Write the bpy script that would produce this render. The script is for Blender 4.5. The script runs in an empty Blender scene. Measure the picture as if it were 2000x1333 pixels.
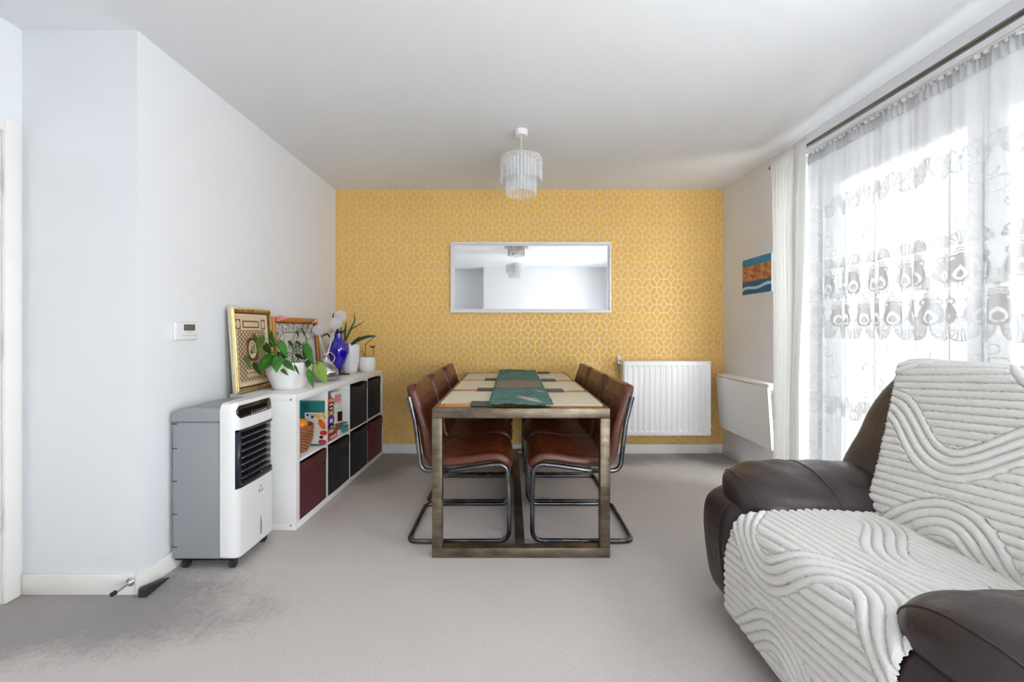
import bpy, bmesh, math, random
import numpy as np
from mathutils import Vector, Matrix, Quaternion
random.seed(7)
SC = bpy.context.scene
COL = SC.collection
PI = math.pi

# ------------------------------------------------------------------ camera
CAM_H, FPX, CX, CY = 1.15, 800.0, 996.0, 645.0     # frame 2000 x 1333
cd = bpy.data.cameras.new('camera')
cam = bpy.data.objects.new('camera', cd); COL.objects.link(cam)
cam.location = (0, 0, CAM_H); cam.rotation_euler = (PI/2, 0, 0)
cd.sensor_fit = 'HORIZONTAL'; cd.sensor_width = 36.0
cd.lens = 36.0*FPX/2000.0
cd.shift_x = (1000-CX)/2000.0
cd.shift_y = (CY-666.5)/2000.0
cd.clip_start = 0.02
SC.camera = cam

# ------------------------------------------------------------------ world / light
w = bpy.data.worlds.new('overcast_sky'); SC.world = w; w.use_nodes = True
bg = w.node_tree.nodes['Background']
bg.inputs[0].default_value = (0.965, 0.985, 1.0, 1); bg.inputs[1].default_value = 5.2
SC.view_settings.view_transform = 'Standard'; SC.view_settings.look = 'None'
SC.view_settings.gamma = 1.0; SC.view_settings.use_curve_mapping = False
SC.view_settings.exposure = 1.92
SC.cycles.max_bounces = 8; SC.cycles.diffuse_bounces = 6; SC.cycles.glossy_bounces = 4
SC.cycles.transparent_max_bounces = 16; SC.cycles.transmission_bounces = 4
SC.cycles.use_adaptive_sampling = True; SC.cycles.adaptive_threshold = .10; SC.cycles.adaptive_min_samples = 16
SC.cycles.caustics_reflective = False; SC.cycles.caustics_refractive = False

# daylight enters through the wide glazed doors in the right wall, lengthened out of view for more light
def portal(name, loc, sx, sy, rot):
    l = bpy.data.lights.new(name, 'AREA'); l.shape = 'RECTANGLE'; l.size = sx; l.size_y = sy
    l.cycles.is_portal = True
    o = bpy.data.objects.new(name, l); o.location = loc; o.rotation_euler = rot; COL.objects.link(o); return o
portal('daylight_portal', (1.275, -1.16, .71), 1.15, 1.22, (PI/2, 0, 0))  # lies at the rear window added for frontal fill
portal('daylight_portal', (2.275, 1.415, 1.12), 2.24, 2.93, (0, PI/2, 0))

# ------------------------------------------------------------------ materials
class X:
    """socket arithmetic -> Math nodes"""
    def __init__(s, nt, v): s.nt = nt; s.v = v
    def _m(s, op, *a):
        n = s.nt.nodes.new('ShaderNodeMath'); n.operation = op
        for i, q in enumerate((s,)+a):
            q = q.v if isinstance(q, X) else q
            if isinstance(q, (int, float)): n.inputs[i].default_value = q
            else: s.nt.links.new(q, n.inputs[i])
        return X(s.nt, n.outputs[0])
    def __add__(s, o): return s._m('ADD', o)
    __radd__ = __add__
    def __sub__(s, o): return s._m('SUBTRACT', o)
    def __rsub__(s, o): return X(s.nt, o)._m('SUBTRACT', s)
    def __mul__(s, o): return s._m('MULTIPLY', o)
    __rmul__ = __mul__
    def __truediv__(s, o): return s._m('DIVIDE', o)
    def __neg__(s): return s*-1.0
    def abs(s): return s._m('ABSOLUTE')
    def fract(s): return s._m('FRACT')
    def floor(s): return s._m('FLOOR')
    def sin(s): return s._m('SINE')
    def sqrt(s): return s._m('SQRT')
    def pow(s, e): return s._m('POWER', e)
    def min(s, o): return s._m('MINIMUM', o)
    def max(s, o): return s._m('MAXIMUM', o)
    def lt(s, o): return s._m('LESS_THAN', o)
    def gt(s, o): return s._m('GREATER_THAN', o)
    def clamp(s): return s.max(0.0).min(1.0)
    def inside(s, a, b): return s.gt(a)*s.lt(b)
    def rep(s, p): return ((s/p).fract()-0.5)*p      # centred repeat
    def step(s, a, b):                                # smooth ramp a->b
        n = s.nt.nodes.new('ShaderNodeMapRange'); n.interpolation_type = 'SMOOTHSTEP'
        s.nt.links.new(s.v, n.inputs[0]); n.inputs[1].default_value = a; n.inputs[2].default_value = b
        return X(s.nt, n.outputs[0])

class M:
    """one procedural material"""
    def __init__(s, name, col=(.8,.8,.8), rough=.5, metal=0., spec=.5, **kw):
        s.m = bpy.data.materials.new(name); s.m.use_nodes = True
        s.nt = s.m.node_tree; s.N = s.nt.nodes; s.L = s.nt.links
        s.b = s.N['Principled BSDF']; s.out = s.N['Material Output']
        s.b.inputs['Base Color'].default_value = (*col, 1)
        s.b.inputs['Roughness'].default_value = rough
        s.b.inputs['Metallic'].default_value = metal
        s.b.inputs['Specular IOR Level'].default_value = spec
        for k, v in kw.items(): s.b.inputs[k.replace('_', ' ')].default_value = v
    def coord(s, kind='Object'):
        n = s.N.new('ShaderNodeTexCoord'); return n.outputs[kind]
    def xyz(s, kind='Object'):
        n = s.N.new('ShaderNodeSeparateXYZ'); s.L.new(s.coord(kind), n.inputs[0])
        return [X(s.nt, n.outputs[i]) for i in range(3)]
    def noise(s, scale, detail=3., rough=.5, kind='Object', stretch=None, out=0):
        n = s.N.new('ShaderNodeTexNoise'); n.inputs['Scale'].default_value = scale
        n.inputs['Detail'].default_value = detail; n.inputs['Roughness'].default_value = rough
        src = s.coord(kind)
        if stretch:
            mp = s.N.new('ShaderNodeMapping'); mp.inputs['Scale'].default_value = stretch
            s.L.new(src, mp.inputs[0]); src = mp.outputs[0]
        s.L.new(src, n.inputs['Vector']); return X(s.nt, n.outputs[out])
    def voronoi(s, scale, feature='F1', kind='Object'):
        n = s.N.new('ShaderNodeTexVoronoi'); n.feature = feature; n.inputs['Scale'].default_value = scale
        s.L.new(s.coord(kind), n.inputs['Vector']); return X(s.nt, n.outputs[0])
    def mix(s, fac, a, b):
        n = s.N.new('ShaderNodeMix'); n.data_type = 'RGBA'
        for sock, q in ((n.inputs[0], fac), (n.inputs[6], a), (n.inputs[7], b)):
            if isinstance(q, X): s.L.new(q.v, sock)
            elif isinstance(q, (int, float)): sock.default_value = q
            elif isinstance(q, tuple): sock.default_value = (*q[:3], 1)
            else: s.L.new(q, sock)
        return n.outputs[2]
    def color(s, sock): s.L.new(sock, s.b.inputs['Base Color']); return s
    def set(s, name, x): s.L.new(x.v if isinstance(x, X) else x, s.b.inputs[name]); return s
    def bump(s, h, strength=.3, dist=.002):
        n = s.N.new('ShaderNodeBump'); n.inputs['Strength'].default_value = strength
        n.inputs['Distance'].default_value = dist
        s.L.new(h.v, n.inputs['Height']); s.L.new(n.outputs[0], s.b.inputs['Normal']); return s

def srgb(r, g, b):
    f = lambda c: ((c/255+.055)/1.055)**2.4 if c > 10 else c/255/12.92
    return (f(r), f(g), f(b))

MT = {}
def simple(key, col, rough=.5, metal=0., bump=None, var=.0, **kw):
    m = M(key, col, rough, metal, **kw)
    if var:
        n = m.noise(kw.get('vs', 9.) if False else 9., 4.)
        m.color(m.mix(n, tuple(c*(1-var) for c in col), tuple(min(1, c*(1+var)) for c in col)))
    if bump: m.bump(m.noise(bump[0], 4.), bump[1], bump[2])
    MT[key] = m.m; return m

simple('wall_paint', (.79, .803, .83), .85, bump=(90., .08, .001))
simple('ceiling_paint', (.765, .78, .805), .9, bump=(70., .06, .001))
simple('render_outside', (.74, .74, .73), .9, bump=(60., .2, .002))
simple('gloss_white', (.86, .845, .81), .35, bump=(25., .03, .001))
simple('shelf_white', (.87, .87, .86), .3, bump=(40., .02, .0005))
simple('plastic_white', (.80, .80, .80), .35, bump=(200., .02, .0003))
simple('radiator_white', (.90, .90, .90), .3, bump=(120., .02, .0004))
simple('ceramic_white', (.83, .83, .83), .22, bump=(30., .03, .0006))
simple('plastic_grey', (.31, .32, .337), .45, bump=(300., .04, .0003))
simple('slot_grey', (.07, .075, .085), .5, bump=(300., .05, .0003))
simple('plastic_black', (.006, .006, .007), .35, bump=(300., .05, .0003))
simple('plastic_navy', (.012, .014, .03), .3, bump=(200., .03, .0003))
simple('display_black', (.012, .008, .008), .06, bump=(20., .01, .0002))
simple('chrome', (.78, .78, .79), .12, 1., bump=(60., .02, .0003))
simple('brushed_steel', (.52, .51, .48), .35, 1., bump=(200., .05, .0003))
simple('rod_metal', (.22, .21, .20), .32, 1., bump=(100., .03, .0003))
simple('rubber_black', (.028, .028, .031), .6, bump=(150., .1, .0004))
simple('soil', (.02, .013, .009), .9, bump=(120., .8, .004), var=.5)
simple('screw_grey', (.2, .2, .2), .4, 1., bump=(200., .03, .0003))
simple('lcd', (.13, .14, .12), .2, bump=(400., .02, .0002))
simple('lcd_dark', (.03, .03, .035), .3, bump=(400., .02, .0002))
simple('ink_grey', (.25, .25, .26), .6, bump=(200., .02, .0002))
simple('ink_white', (.85, .85, .85), .5, bump=(200., .02, .0002))
simple('canvas_white', (.85, .85, .85), .7, bump=(400., .1, .0004))
simple('orange_peel', (.85, .27, .01), .42, bump=(160., .35, .0012), var=.12)
simple('stem_green', (.10, .2, .03), .5, bump=(60., .2, .0008), var=.2)
simple('stem_dark', (.035, .03, .012), .6, bump=(60., .2, .0008), var=.3)
simple('stem_white', (.62, .60, .56), .4, bump=(80., .15, .0006), var=.1)
simple('flower_pink', (.80, .22, .27), .4, bump=(60., .2, .0006), var=.12)
simple('flower_white', (.74, .72, .74), .7, bump=(300., .3, .0008), var=.08)
simple('paper_cream', (.75, .62, .43), .7, bump=(200., .05, .0003))
simple('ink_black', (.012, .011, .01), .5, bump=(200., .03, .0003))
simple('gold_ink', (.55, .38, .10), .4, .4, bump=(200., .03, .0003))
simple('torn_paper', (.85, .80, .70), .8, bump=(200., .1, .0004))

def leather(key, a, b, rough, wr=.5):
    m = M(key, a, rough, spec=.5)
    n = m.noise(5., 4., .6)
    m.color(m.mix(n, a, b))
    cell = m.voronoi(260., 'DISTANCE_TO_EDGE').min(.08)*6.
    big = m.noise(11., 3., .6)*wr*8.
    m.bump(cell*.25+big, .35, .004)
    m.set('Roughness', m.noise(30., 3.)*.18+(rough-.09))
    MT[key] = m.m
leather('leather_sofa', (.030, .020, .021), (.042, .029, .029), .34, .55)
leather('leather_chair', (.072, .013, .005), (.128, .027, .009), .30, .25)

m = M('tube_metal', (.16, .165, .18), .26, 1.)
n = m.noise(7., 3., .5); m.color(m.mix(n.step(.35, .75), (.10, .105, .118), (.22, .23, .25))); m.set('Roughness', m.noise(20., 2.)*.12+.20)
m.bump(m.noise(60., 2.), .02, .0003); MT['tube_metal'] = m.m
m = M('table_metal', (.2, .17, .13), .42, .85)
n = m.noise(6., 6., .65, stretch=(1., 1., 3.)); m.color(m.mix(n.step(.3, .72), (.105, .082, .058), (.25, .205, .15)))
m.set('Roughness', m.noise(22., 4.)*.3+.28); m.bump(m.noise(90., 4.), .08, .0006); MT['table_metal'] = m.m
m = M('table_wood', (.5, .2, .07), .35)
n = m.noise(4., 6., .6, stretch=(9., .6, 9.)); m.color(m.mix(n.step(.25, .75), (.50, .17, .045), (.72, .33, .11)))
m.bump(n, .08, .001); MT['table_wood'] = m.m
m = M('placemat_weave', (.55, .48, .33), .5)
x, y, z = m.xyz(); wv = (x*900.).sin()*(y*900.).sin(); n = m.noise(5., 3.)
m.color(m.mix(n, (.70, .64, .50), (.78, .72, .575))); m.bump(wv, .12, .0006); MT['placemat_weave'] = m.m
m = M('slate', (.06, .055, .055), .6); n = m.noise(30., 6., .7)
m.color(m.mix(n, (.035, .032, .033), (.13, .12, .118))); m.bump(n, .3, .0015); MT['slate'] = m.m
m = M('velvet_teal', (.01, .12, .12), .75)
n = m.noise(7., 6., .65, stretch=(1.2, 3.2, 1.)); n2 = m.noise(22., 5., .6, stretch=(1., 2.2, 1.))
m.color(m.mix(n2.step(.35, .75), m.mix(n.step(.3, .7), (.002, .028, .027), (.008, .13, .118)), (.03, .24, .215)))
m.b.inputs['Sheen Weight'].default_value = .08; m.bump(n2, .4, .003); MT['velvet_teal'] = m.m
m = M('linen_taupe', (.25, .17, .14), .8); n = m.noise(60., 4., .6, stretch=(4., .6, 1.))
m.color(m.mix(n, (.21, .14, .118), (.33, .25, .21))); m.bump(n, .25, .001); MT['linen_taupe'] = m.m

def fabric(key, a, b, sc=300., sheen=.3, rough=.85):
    m = M(key, a, rough); m.b.inputs['Sheen Weight'].default_value = sheen
    n = m.noise(sc, 3., .6); m.color(m.mix(m.noise(6., 4.), a, b)); m.bump(n, .25, .0008); MT[key] = m.m; return m
fabric('bin_black', (.0035, .004, .007), (.007, .0075, .012), sheen=.03)
fabric('bin_maroon', (.075, .007, .012), (.105, .012, .018), sheen=.05)
fabric('wallet_red', (.09, .008, .012), (.14, .015, .02), sheen=.1)

# throw: fleece
m = M('fleece_white', (.74, .73, .70), .95); m.b.inputs['Sheen Weight'].default_value = .35
n = m.noise(170., 5., .75); m.color(m.mix(n, (.78, .77, .735), (.90, .89, .865))); m.bump(n, .6, .004); MT['fleece_white'] = m.m

# carpet
m = M('carpet', (.42, .40, .39), .97)
x, y, z = m.xyz()
n = m.noise(150., 5., .8); n2 = m.noise(3.2, 5., .6); n3 = m.noise(38., 5., .7); 
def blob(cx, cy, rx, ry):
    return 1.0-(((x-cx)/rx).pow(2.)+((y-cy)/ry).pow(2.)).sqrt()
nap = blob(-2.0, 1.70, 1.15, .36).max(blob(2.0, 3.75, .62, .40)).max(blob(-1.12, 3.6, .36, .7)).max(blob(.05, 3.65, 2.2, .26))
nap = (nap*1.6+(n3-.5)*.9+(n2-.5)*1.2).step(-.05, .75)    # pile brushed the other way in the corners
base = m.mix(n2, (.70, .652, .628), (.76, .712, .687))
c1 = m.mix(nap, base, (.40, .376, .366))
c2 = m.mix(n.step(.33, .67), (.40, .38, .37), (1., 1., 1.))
mul = m.N.new('ShaderNodeMix'); mul.data_type = 'RGBA'; mul.blend_type = 'MULTIPLY'; mul.inputs[0].default_value = .30
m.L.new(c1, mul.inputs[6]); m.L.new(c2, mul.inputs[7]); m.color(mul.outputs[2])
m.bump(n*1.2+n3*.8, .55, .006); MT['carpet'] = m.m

# wallpaper: ochre ground with a trellis of metallic lines
m = M('wallpaper', (.6, .35, .1), .55)
x, y, z = m.xyz()
W_, H_ = .1334, .1584
ra, rb = .242*W_, .272*H_
a = (x-.037).rep(W_).abs(); b = (z-.043).rep(H_).abs()
a2 = W_/2-a; b2 = H_/2-b
nrm = 1/math.sqrt(1/ra**2+1/rb**2)
def quarter(a, b):
    d1 = (a/ra+b/rb-1.0).abs()*nrm
    dh = b+a.lt(ra)*1.0
    dv = a+b.lt(rb)*1.0
    return d1.min(dh).min(dv)
d = quarter(a, b).min(quarter(a2, b2))
line = 1.0-d.step(.0026, .0042)
n = m.noise(14., 4.)
ground = m.mix(n, (.77, .455, .10), (.84, .51, .125))
m.color(m.mix(line, ground, (.78, .63, .43)))
m.set('Metallic', line*.3); m.set('Roughness', .65-line*.13)
m.bump(line*1.0+m.noise(400., 2.)*.3, .15, .0006); MT['wallpaper'] = m.m

# mirror / glass
simple('mirror_silver', (.84, .85, .85), .02, 1., bump=(2., .0, .0001))
def glassy(key, tint, clear, rough=.05, diff=None):
    m = M(key, tint, rough)
    tr = m.N.new('ShaderNodeBsdfTransparent'); tr.inputs[0].default_value = (*clear, 1)
    gl = m.N.new('ShaderNodeBsdfGlossy'); gl.inputs['Roughness'].default_value = rough
    fr = m.N.new('ShaderNodeFresnel'); ge = m.N.new('ShaderNodeNewGeometry')     # thin sheet: same reflectance from both faces
    m.L.new((X(m.nt, ge.outputs['Backfacing'])*(1/1.45-1.45)+1.45).v, fr.inputs[0])
    mx = m.N.new('ShaderNodeMixShader'); m.L.new(fr.outputs[0], mx.inputs[0]); m.L.new(tr.outputs[0], mx.inputs[1]); m.L.new(gl.outputs[0], mx.inputs[2])
    o = mx.outputs[0]
    if diff:
        m.b.inputs['Base Color'].default_value = (*tint, 1)
        m2 = m.N.new('ShaderNodeMixShader'); m2.inputs[0].default_value = diff
        m.L.new(o, m2.inputs[1]); m.L.new(m.b.outputs[0], m2.inputs[2]); o = m2.outputs[0]
    m.bump(m.noise(25., 2.), .02, .0005)
    m.L.new(o, m.out.inputs[0]); MT[key] = m.m
glassy('window_glass', (1, 1, 1), (.96, .97, .97), .0)
glassy('crystal', (.95, .95, .96), (.97, .975, .98), .05, .24)
glassy('clear_glass', (.8, .8, .8), (.82, .82, .83), .03, .12)
m = M('cobalt_glass', (.028, .006, .55), .06); m.b.inputs['Coat Weight'].default_value = 1.
lw = m.noise(3., 2.); m.color(m.mix(lw, (.008, .002, .30), (.018, .004, .46))); m.bump(m.noise(12., 2.), .03, .002); MT['cobalt_glass'] = m.m
m = M('silver_glass', (.62, .64, .67), .13, .9); x, y, z = m.xyz()
sw = ((z*95.)+(x*40.)+(y*30.)).sin(); m.color(m.mix(sw.step(-.4, .6), (.34, .36, .40), (.80, .82, .85))); m.bump(sw, .1, .002); MT['silver_glass'] = m.m
m = M('wicker', (.36, .12, .045), .5); n = m.noise(40., 4.); m.color(m.mix(n, (.22, .065, .022), (.50, .20, .085))); m.bump(n, .3, .001); MT['wicker'] = m.m
m = M('gold_frame', (.62, .40, .10), .28, .9); n = m.noise(30., 4.); m.color(m.mix(n.step(.3, .7), (.50, .30, .06), (.80, .60, .24))); m.bump(n, .12, .001); MT['gold_frame'] = m.m
simple('gold_pale', (.80, .70, .46), .3, .8, bump=(60., .1, .0006), var=.15)
simple('gold_bead', (.16, .09, .03), .4, .5, bump=(350., .8, .002), var=.5)
m = M('pine_frame', (.5, .19, .04), .3); n = m.noise(6., 6., .6, stretch=(12., 1., 12.)); m.color(m.mix(n, (.40, .125, .02), (.62, .25, .06))); m.bump(n, .06, .0008); MT['pine_frame'] = m.m
def leafmat(key, a, b):
    m = M(key, a, .38); n = m.noise(14., 3.); m.color(m.mix(n.step(.3, .7), a, b)); m.bump(m.noise(60., 3.), .15, .0008)
    m.b.inputs['Subsurface Weight'].default_value = .0; MT[key] = m.m
leafmat('leaf_green', (.018, .13, .008), (.045, .24, .016))
leafmat('leaf_olive', (.05, .11, .012), (.10, .18, .02))
leafmat('leaf_light', (.16, .28, .04), (.24, .36, .06))
leafmat('leaf_dark', (.012, .045, .010), (.03, .09, .016))

# curtains
m = M('curtain_white', (.90, .90, .89), .9); m.bump(m.noise(350., 3.), .15, .0006)
tl = m.N.new('ShaderNodeBsdfTranslucent'); tl.inputs[0].default_value = (.82, .82, .80, 1)
mx = m.N.new('ShaderNodeMixShader'); mx.inputs[0].default_value = .30
m.L.new(m.b.outputs[0], mx.inputs[1]); m.L.new(tl.outputs[0], mx.inputs[2]); m.L.new(mx.outputs[0], m.out.inputs[0]); MT['curtain_white'] = m.m

m = M('sheer_lace', (.8, .8, .8), .9)
def attr(nm):
    n = m.N.new('ShaderNodeAttribute'); n.attribute_name = nm; return X(m.nt, n.outputs['Fac'])
lace, sheerd = attr('lace'), attr('sheer')
dens = (lace*.046+sheerd).min(.993)
tr = m.N.new('ShaderNodeBsdfTransparent')
tl = m.N.new('ShaderNodeBsdfTranslucent'); tl.inputs[0].default_value = (.085, .085, .087, 1)
dfs = m.N.new('ShaderNodeBsdfDiffuse'); dfs.inputs[0].default_value = (.80, .80, .81, 1)
mx1 = m.N.new('ShaderNodeMixShader')
m.L.new((lace*.52+.45).v, mx1.inputs[0])
m.L.new(tl.outputs[0], mx1.inputs[1]); m.L.new(dfs.outputs[0], mx1.inputs[2])
mx2 = m.N.new('ShaderNodeMixShader'); m.L.new(dens.v, mx2.inputs[0]); m.L.new(tr.outputs[0], mx2.inputs[1]); m.L.new(mx1.outputs[0], mx2.inputs[2])
m.L.new(mx2.outputs[0], m.out.inputs[0]); MT['sheer_lace'] = m.m

# printed pictures (flat print)
m = M('print_names', (.75, .62, .43), .5)
u, v, _ = m.xyz('UV')      # metres on the sheet, origin bottom-left, .27 x .40
cx_ = (u-.0).rep(.030); cy_ = (v-.006).rep(.0285)
r = (cx_.pow(2.)+cy_.pow(2.)).sqrt()
ringm = (r-.0112).abs().lt(.0030).max(r.lt(.0040)*.5)
ov = (((u-.135)/.036).pow(2.)+((v-.20)/.055).pow(2.))
ovb = (((u-.135)/.048).pow(6.)+((v-.20)/.070).pow(6.))
field = u.inside(.012, .258)*v.inside(.012, .318)
capt = ((u-.135).abs().lt(.075)*(v-.352).abs().lt(.022)); capi = ((u-.135).abs().lt(.066)*(v-.352).abs().lt(.014))
c2b = (((u-.135).abs()-.112).abs().lt(.020)*(v-.352).abs().lt(.030)); c2i = ((((u-.135).abs()-.112)/.015).pow(2.)+((v-.352)/.025).pow(2.)).lt(1.)
bars = ((u-.135).abs().lt(.060)*((v-.045).abs().lt(.010))).max((u-.135).abs().lt(.060)*((v-.072).abs().lt(.009)))
mask = ringm*field*ovb.gt(1.)*(1.0-bars)
mask = mask.max(capt*(1.0-capi)).max(c2b*(1.0-c2i)).max(ovb.lt(1.)*ov.gt(1.)).max(bars*m.noise(120., 2., kind='UV').gt(.62)*.7).max(capi*m.noise(130., 3., kind='UV').gt(.6)*.7)
m.color(m.mix(mask, (.72, .58, .38), (.13, .045, .02))); MT['print_names'] = m.m
m = M('print_calligraphy', (.7, .7, .68), .45)
u, v, _ = m.xyz('UV')      # .55 x .36
uu = (u-.275).abs(); arch = ((uu-.13).max(0.).pow(2.)+(v-.15).max(0.).pow(2.)).sqrt()
al = (arch-.15).abs().lt(.003)*v.gt(.12)
corner = arch.gt(.16)*m.noise(34., 3., kind='UV').inside(.46, .54)*v.gt(.05)
al = al.max(corner*.8).max(uu.gt(.262)*.8*m.noise(50., 3., kind='UV').inside(.44, .54))
m.color(m.mix(al, (.66, .65, .63), (.06, .055, .05))); MT['print_calligraphy'] = m.m
m = M('painted_seascape', (.4, .3, .2), .55)
u, v, _ = m.xyz('UV')      # u,v 0..1
nz = m.noise(5., 5., .6, kind='UV'); nz2 = m.noise(14., 4., .6, kind='UV', stretch=(1., 2.5, 1.))
vv = v+(nz-.5)*.10
sky = m.mix(nz2, (.01, .15, .42), (.03, .35, .62))
cloud = m.mix(nz.step(.35, .65), (.42, .10, .045), (.62, .36, .13))
cloud = m.mix(m.noise(9., 4., kind='UV').step(.5, .7), cloud, (.20, .085, .07))
sea = m.mix(nz2.step(.3, .7), (.003, .05, .22), (.01, .16, .36))
foam = (v-(.15+u*.07+((u*9.).sin())*.025)+(nz2-.5)*.06).abs().lt(.04)
c = m.mix(vv.gt(.80+.0), cloud, sky)
c = m.mix(v.lt(.36), c, sea)
c = m.mix(foam, c, (.45, .72, .76))
bird = m.noise(30., 2., kind='UV').gt(.66)*u.inside(.1, .45)*v.inside(.50, .68)
c = m.mix(bird, c, (.02, .01, .01))
m.color(c); m.bump(nz2, .3, .002); MT['painted_seascape'] = m.m
m = M('bag_teal', (.01, .1, .1), .35); n = m.noise(7., 3., .5); n2 = m.voronoi(9.)
m.color(m.mix(n2.step(.1, .6), m.mix(n, (.004, .10, .10), (.006, .045, .05)), (.02, .20, .19))); MT['bag_teal'] = m.m
for k, c in (('pack_red', (.55, .03, .03)), ('pack_orange', (.75, .16, .02)), ('pack_purple', (.14, .04, .32)), ('pack_teal', (.02, .28, .27)),
             ('pack_white', (.72, .70, .66)), ('pack_brown', (.22, .10, .04)), ('pack_dark', (.04, .01, .01)), ('pack_yellow', (.75, .48, .05)),
             ('pack_blue', (.12, .33, .62)), ('pack_pink', (.6, .22, .24)), ('biscuit', (.42, .20, .07))):
    simple(k, c, .35, bump=(50., .15, .001), var=.2)

# ------------------------------------------------------------------ mesh helpers
class B:
    """collects vertices and faces of one mesh"""
    def __init__(s): s.v = []; s.f = []; s.uv = {}
    def add(s, vs, fs, M_=None):
        o = len(s.v)
        for p in vs:
            p = Vector(p); s.v.append(M_ @ p if M_ else p)
        for f in fs: s.f.append(tuple(i+o for i in f))
        return s
    def box(s, a, b, bev=0., seg=2, M_=None):
        bm = bmesh.new(); bmesh.ops.create_cube(bm, size=1.)
        c = [(a[i]+b[i])/2 for i in range(3)]; d = [abs(b[i]-a[i]) for i in range(3)]
        for q in bm.verts: q.co = Vector((q.co[i]*d[i]+c[i] for i in range(3)))
        if bev: bmesh.ops.bevel(bm, geom=bm.edges[:], offset=min(bev, min(d)*.49), segments=seg, affect='EDGES', profile=.5)
        bm.verts.index_update()
        s.add([q.co.copy() for q in bm.verts], [[q.index for q in f.verts] for f in bm.faces], M_); bm.free(); return s
    def tube(s, pts, r, n=10, closed=False, caps=True, rf=None):
        pts = [Vector(p) for p in pts]; N = len(pts)
        T = []
        for i in range(N):
            a = pts[i-1] if (i > 0 or closed) else pts[i]; b = pts[(i+1) % N] if (i < N-1 or closed) else pts[i]
            t = (b-a); T.append(t.normalized() if t.length > 1e-9 else Vector((0, 0, 1)))
        u = T[0].orthogonal().normalized(); rings = []
        for i in range(N):
            if i: u = (T[i-1].rotation_difference(T[i]) @ u)
            u = (u-T[i]*u.dot(T[i])).normalized(); w_ = T[i].cross(u); rr = r*(rf(i/(N-1)) if rf else 1)
            rings.append([pts[i]+(u*math.cos(2*PI*k/n)+w_*math.sin(2*PI*k/n))*rr for k in range(n)])
        return s.rings(rings, closed, caps)
    def rings(s, rings, closed=False, caps=True):
        n = len(rings[0]); o = len(s.v)
        for r in rings: s.v += [Vector(p) for p in r]
        R = len(rings)
        for i in range(R if closed else R-1):
            j = (i+1) % R
            for k in range(n):
                k2 = (k+1) % n
                s.f.append((o+i*n+k, o+i*n+k2, o+j*n+k2, o+j*n+k))
        if caps and not closed:
            s.f.append(tuple(o+k for k in range(n))[::-1]); s.f.append(tuple(o+(R-1)*n+k for k in range(n)))
        return s
    def lathe(s, prof, n=32, c=(0, 0, 0), caps=True):
        return s.rings([[(c[0]+r*math.cos(2*PI*k/n), c[1]+r*math.sin(2*PI*k/n), c[2]+z) for k in range(n)] for r, z in prof], caps=caps)
    def grid(s, P, uv=None):
        o = len(s.v); R = len(P); C = len(P[0])
        for i, row in enumerate(P):
            for j, p in enumerate(row):
                if uv: s.uv[len(s.v)] = uv[i][j]
                s.v.append(Vector(p))
        for i in range(R-1):
            for j in range(C-1):
                s.f.append((o+i*C+j, o+i*C+j+1, o+(i+1)*C+j+1, o+(i+1)*C+j))
        return s
    def prism(s, poly, h, M_=None):
        n = len(poly)
        vs = [(p[0], p[1], 0) for p in poly]+[(p[0], p[1], h) for p in poly]
        return s.add(vs, [tuple(range(n))[::-1], tuple(range(n, 2*n))]+[(i, (i+1) % n, n+(i+1) % n, n+i) for i in range(n)], M_)
    def soft(s, a, b, e=5., n=10, fn=None):
        """rounded box (superellipsoid on a cube grid), fn deforms points"""
        c = [(a[i]+b[i])/2 for i in range(3)]; d = [(b[i]-a[i])/2 for i in range(3)]
        bm = bmesh.new(); bmesh.ops.create_cube(bm, size=2.)
        bmesh.ops.subdivide_edges(bm, edges=bm.edges[:], cuts=n, use_grid_fill=True)
        for q in bm.verts:
            p = q.co; t = [math.copysign(abs(math.sin(x_*PI/2)) if False else abs(x_)**.85, x_) for x_ in p]
            k = sum(abs(x_)**e for x_ in t)**(1/e)
            q.co = Vector([c[i]+d[i]*t[i]/k for i in range(3)])
            if fn: q.co = Vector(fn(q.co.x, q.co.y, q.co.z))
        bm.verts.index_update()
        s.add([q.co.copy() for q in bm.verts], [[q.index for q in f.verts] for f in bm.faces]); bm.free(); return s
    def build(s, name, mat, parent=None, smooth=40., off=None, thick=None, sub=0):
        if parent is not None and off is None: off = parent.get('_base')
        vs = [tuple(p-Vector(off)) if off is not None else tuple(p) for p in s.v]
        me = bpy.data.meshes.new(name); me.from_pydata(vs, [], s.f)
        if s.uv:
            l = me.uv_layers.new(name='UVMap')
            for lp in me.loops:
                if lp.vertex_index in s.uv: l.data[lp.index].uv = s.uv[lp.vertex_index]
        bm = bmesh.new(); bm.from_mesh(me); bmesh.ops.recalc_face_normals(bm, faces=bm.faces[:]); bm.to_mesh(me); bm.free()
        me.materials.append(MT[mat])
        if smooth is not None:
            me.polygons.foreach_set('use_smooth', [True]*len(me.polygons)); me.set_sharp_from_angle(angle=math.radians(smooth))
        me.update()
        o = bpy.data.objects.new(name, me); COL.objects.link(o)
        if parent is not None: o.parent = parent
        if thick: md = o.modifiers.new('s', 'SOLIDIFY'); md.thickness = thick; md.offset = 0
        if sub: md = o.modifiers.new('d', 'SUBSURF'); md.levels = md.render_levels = sub
        return o

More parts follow.
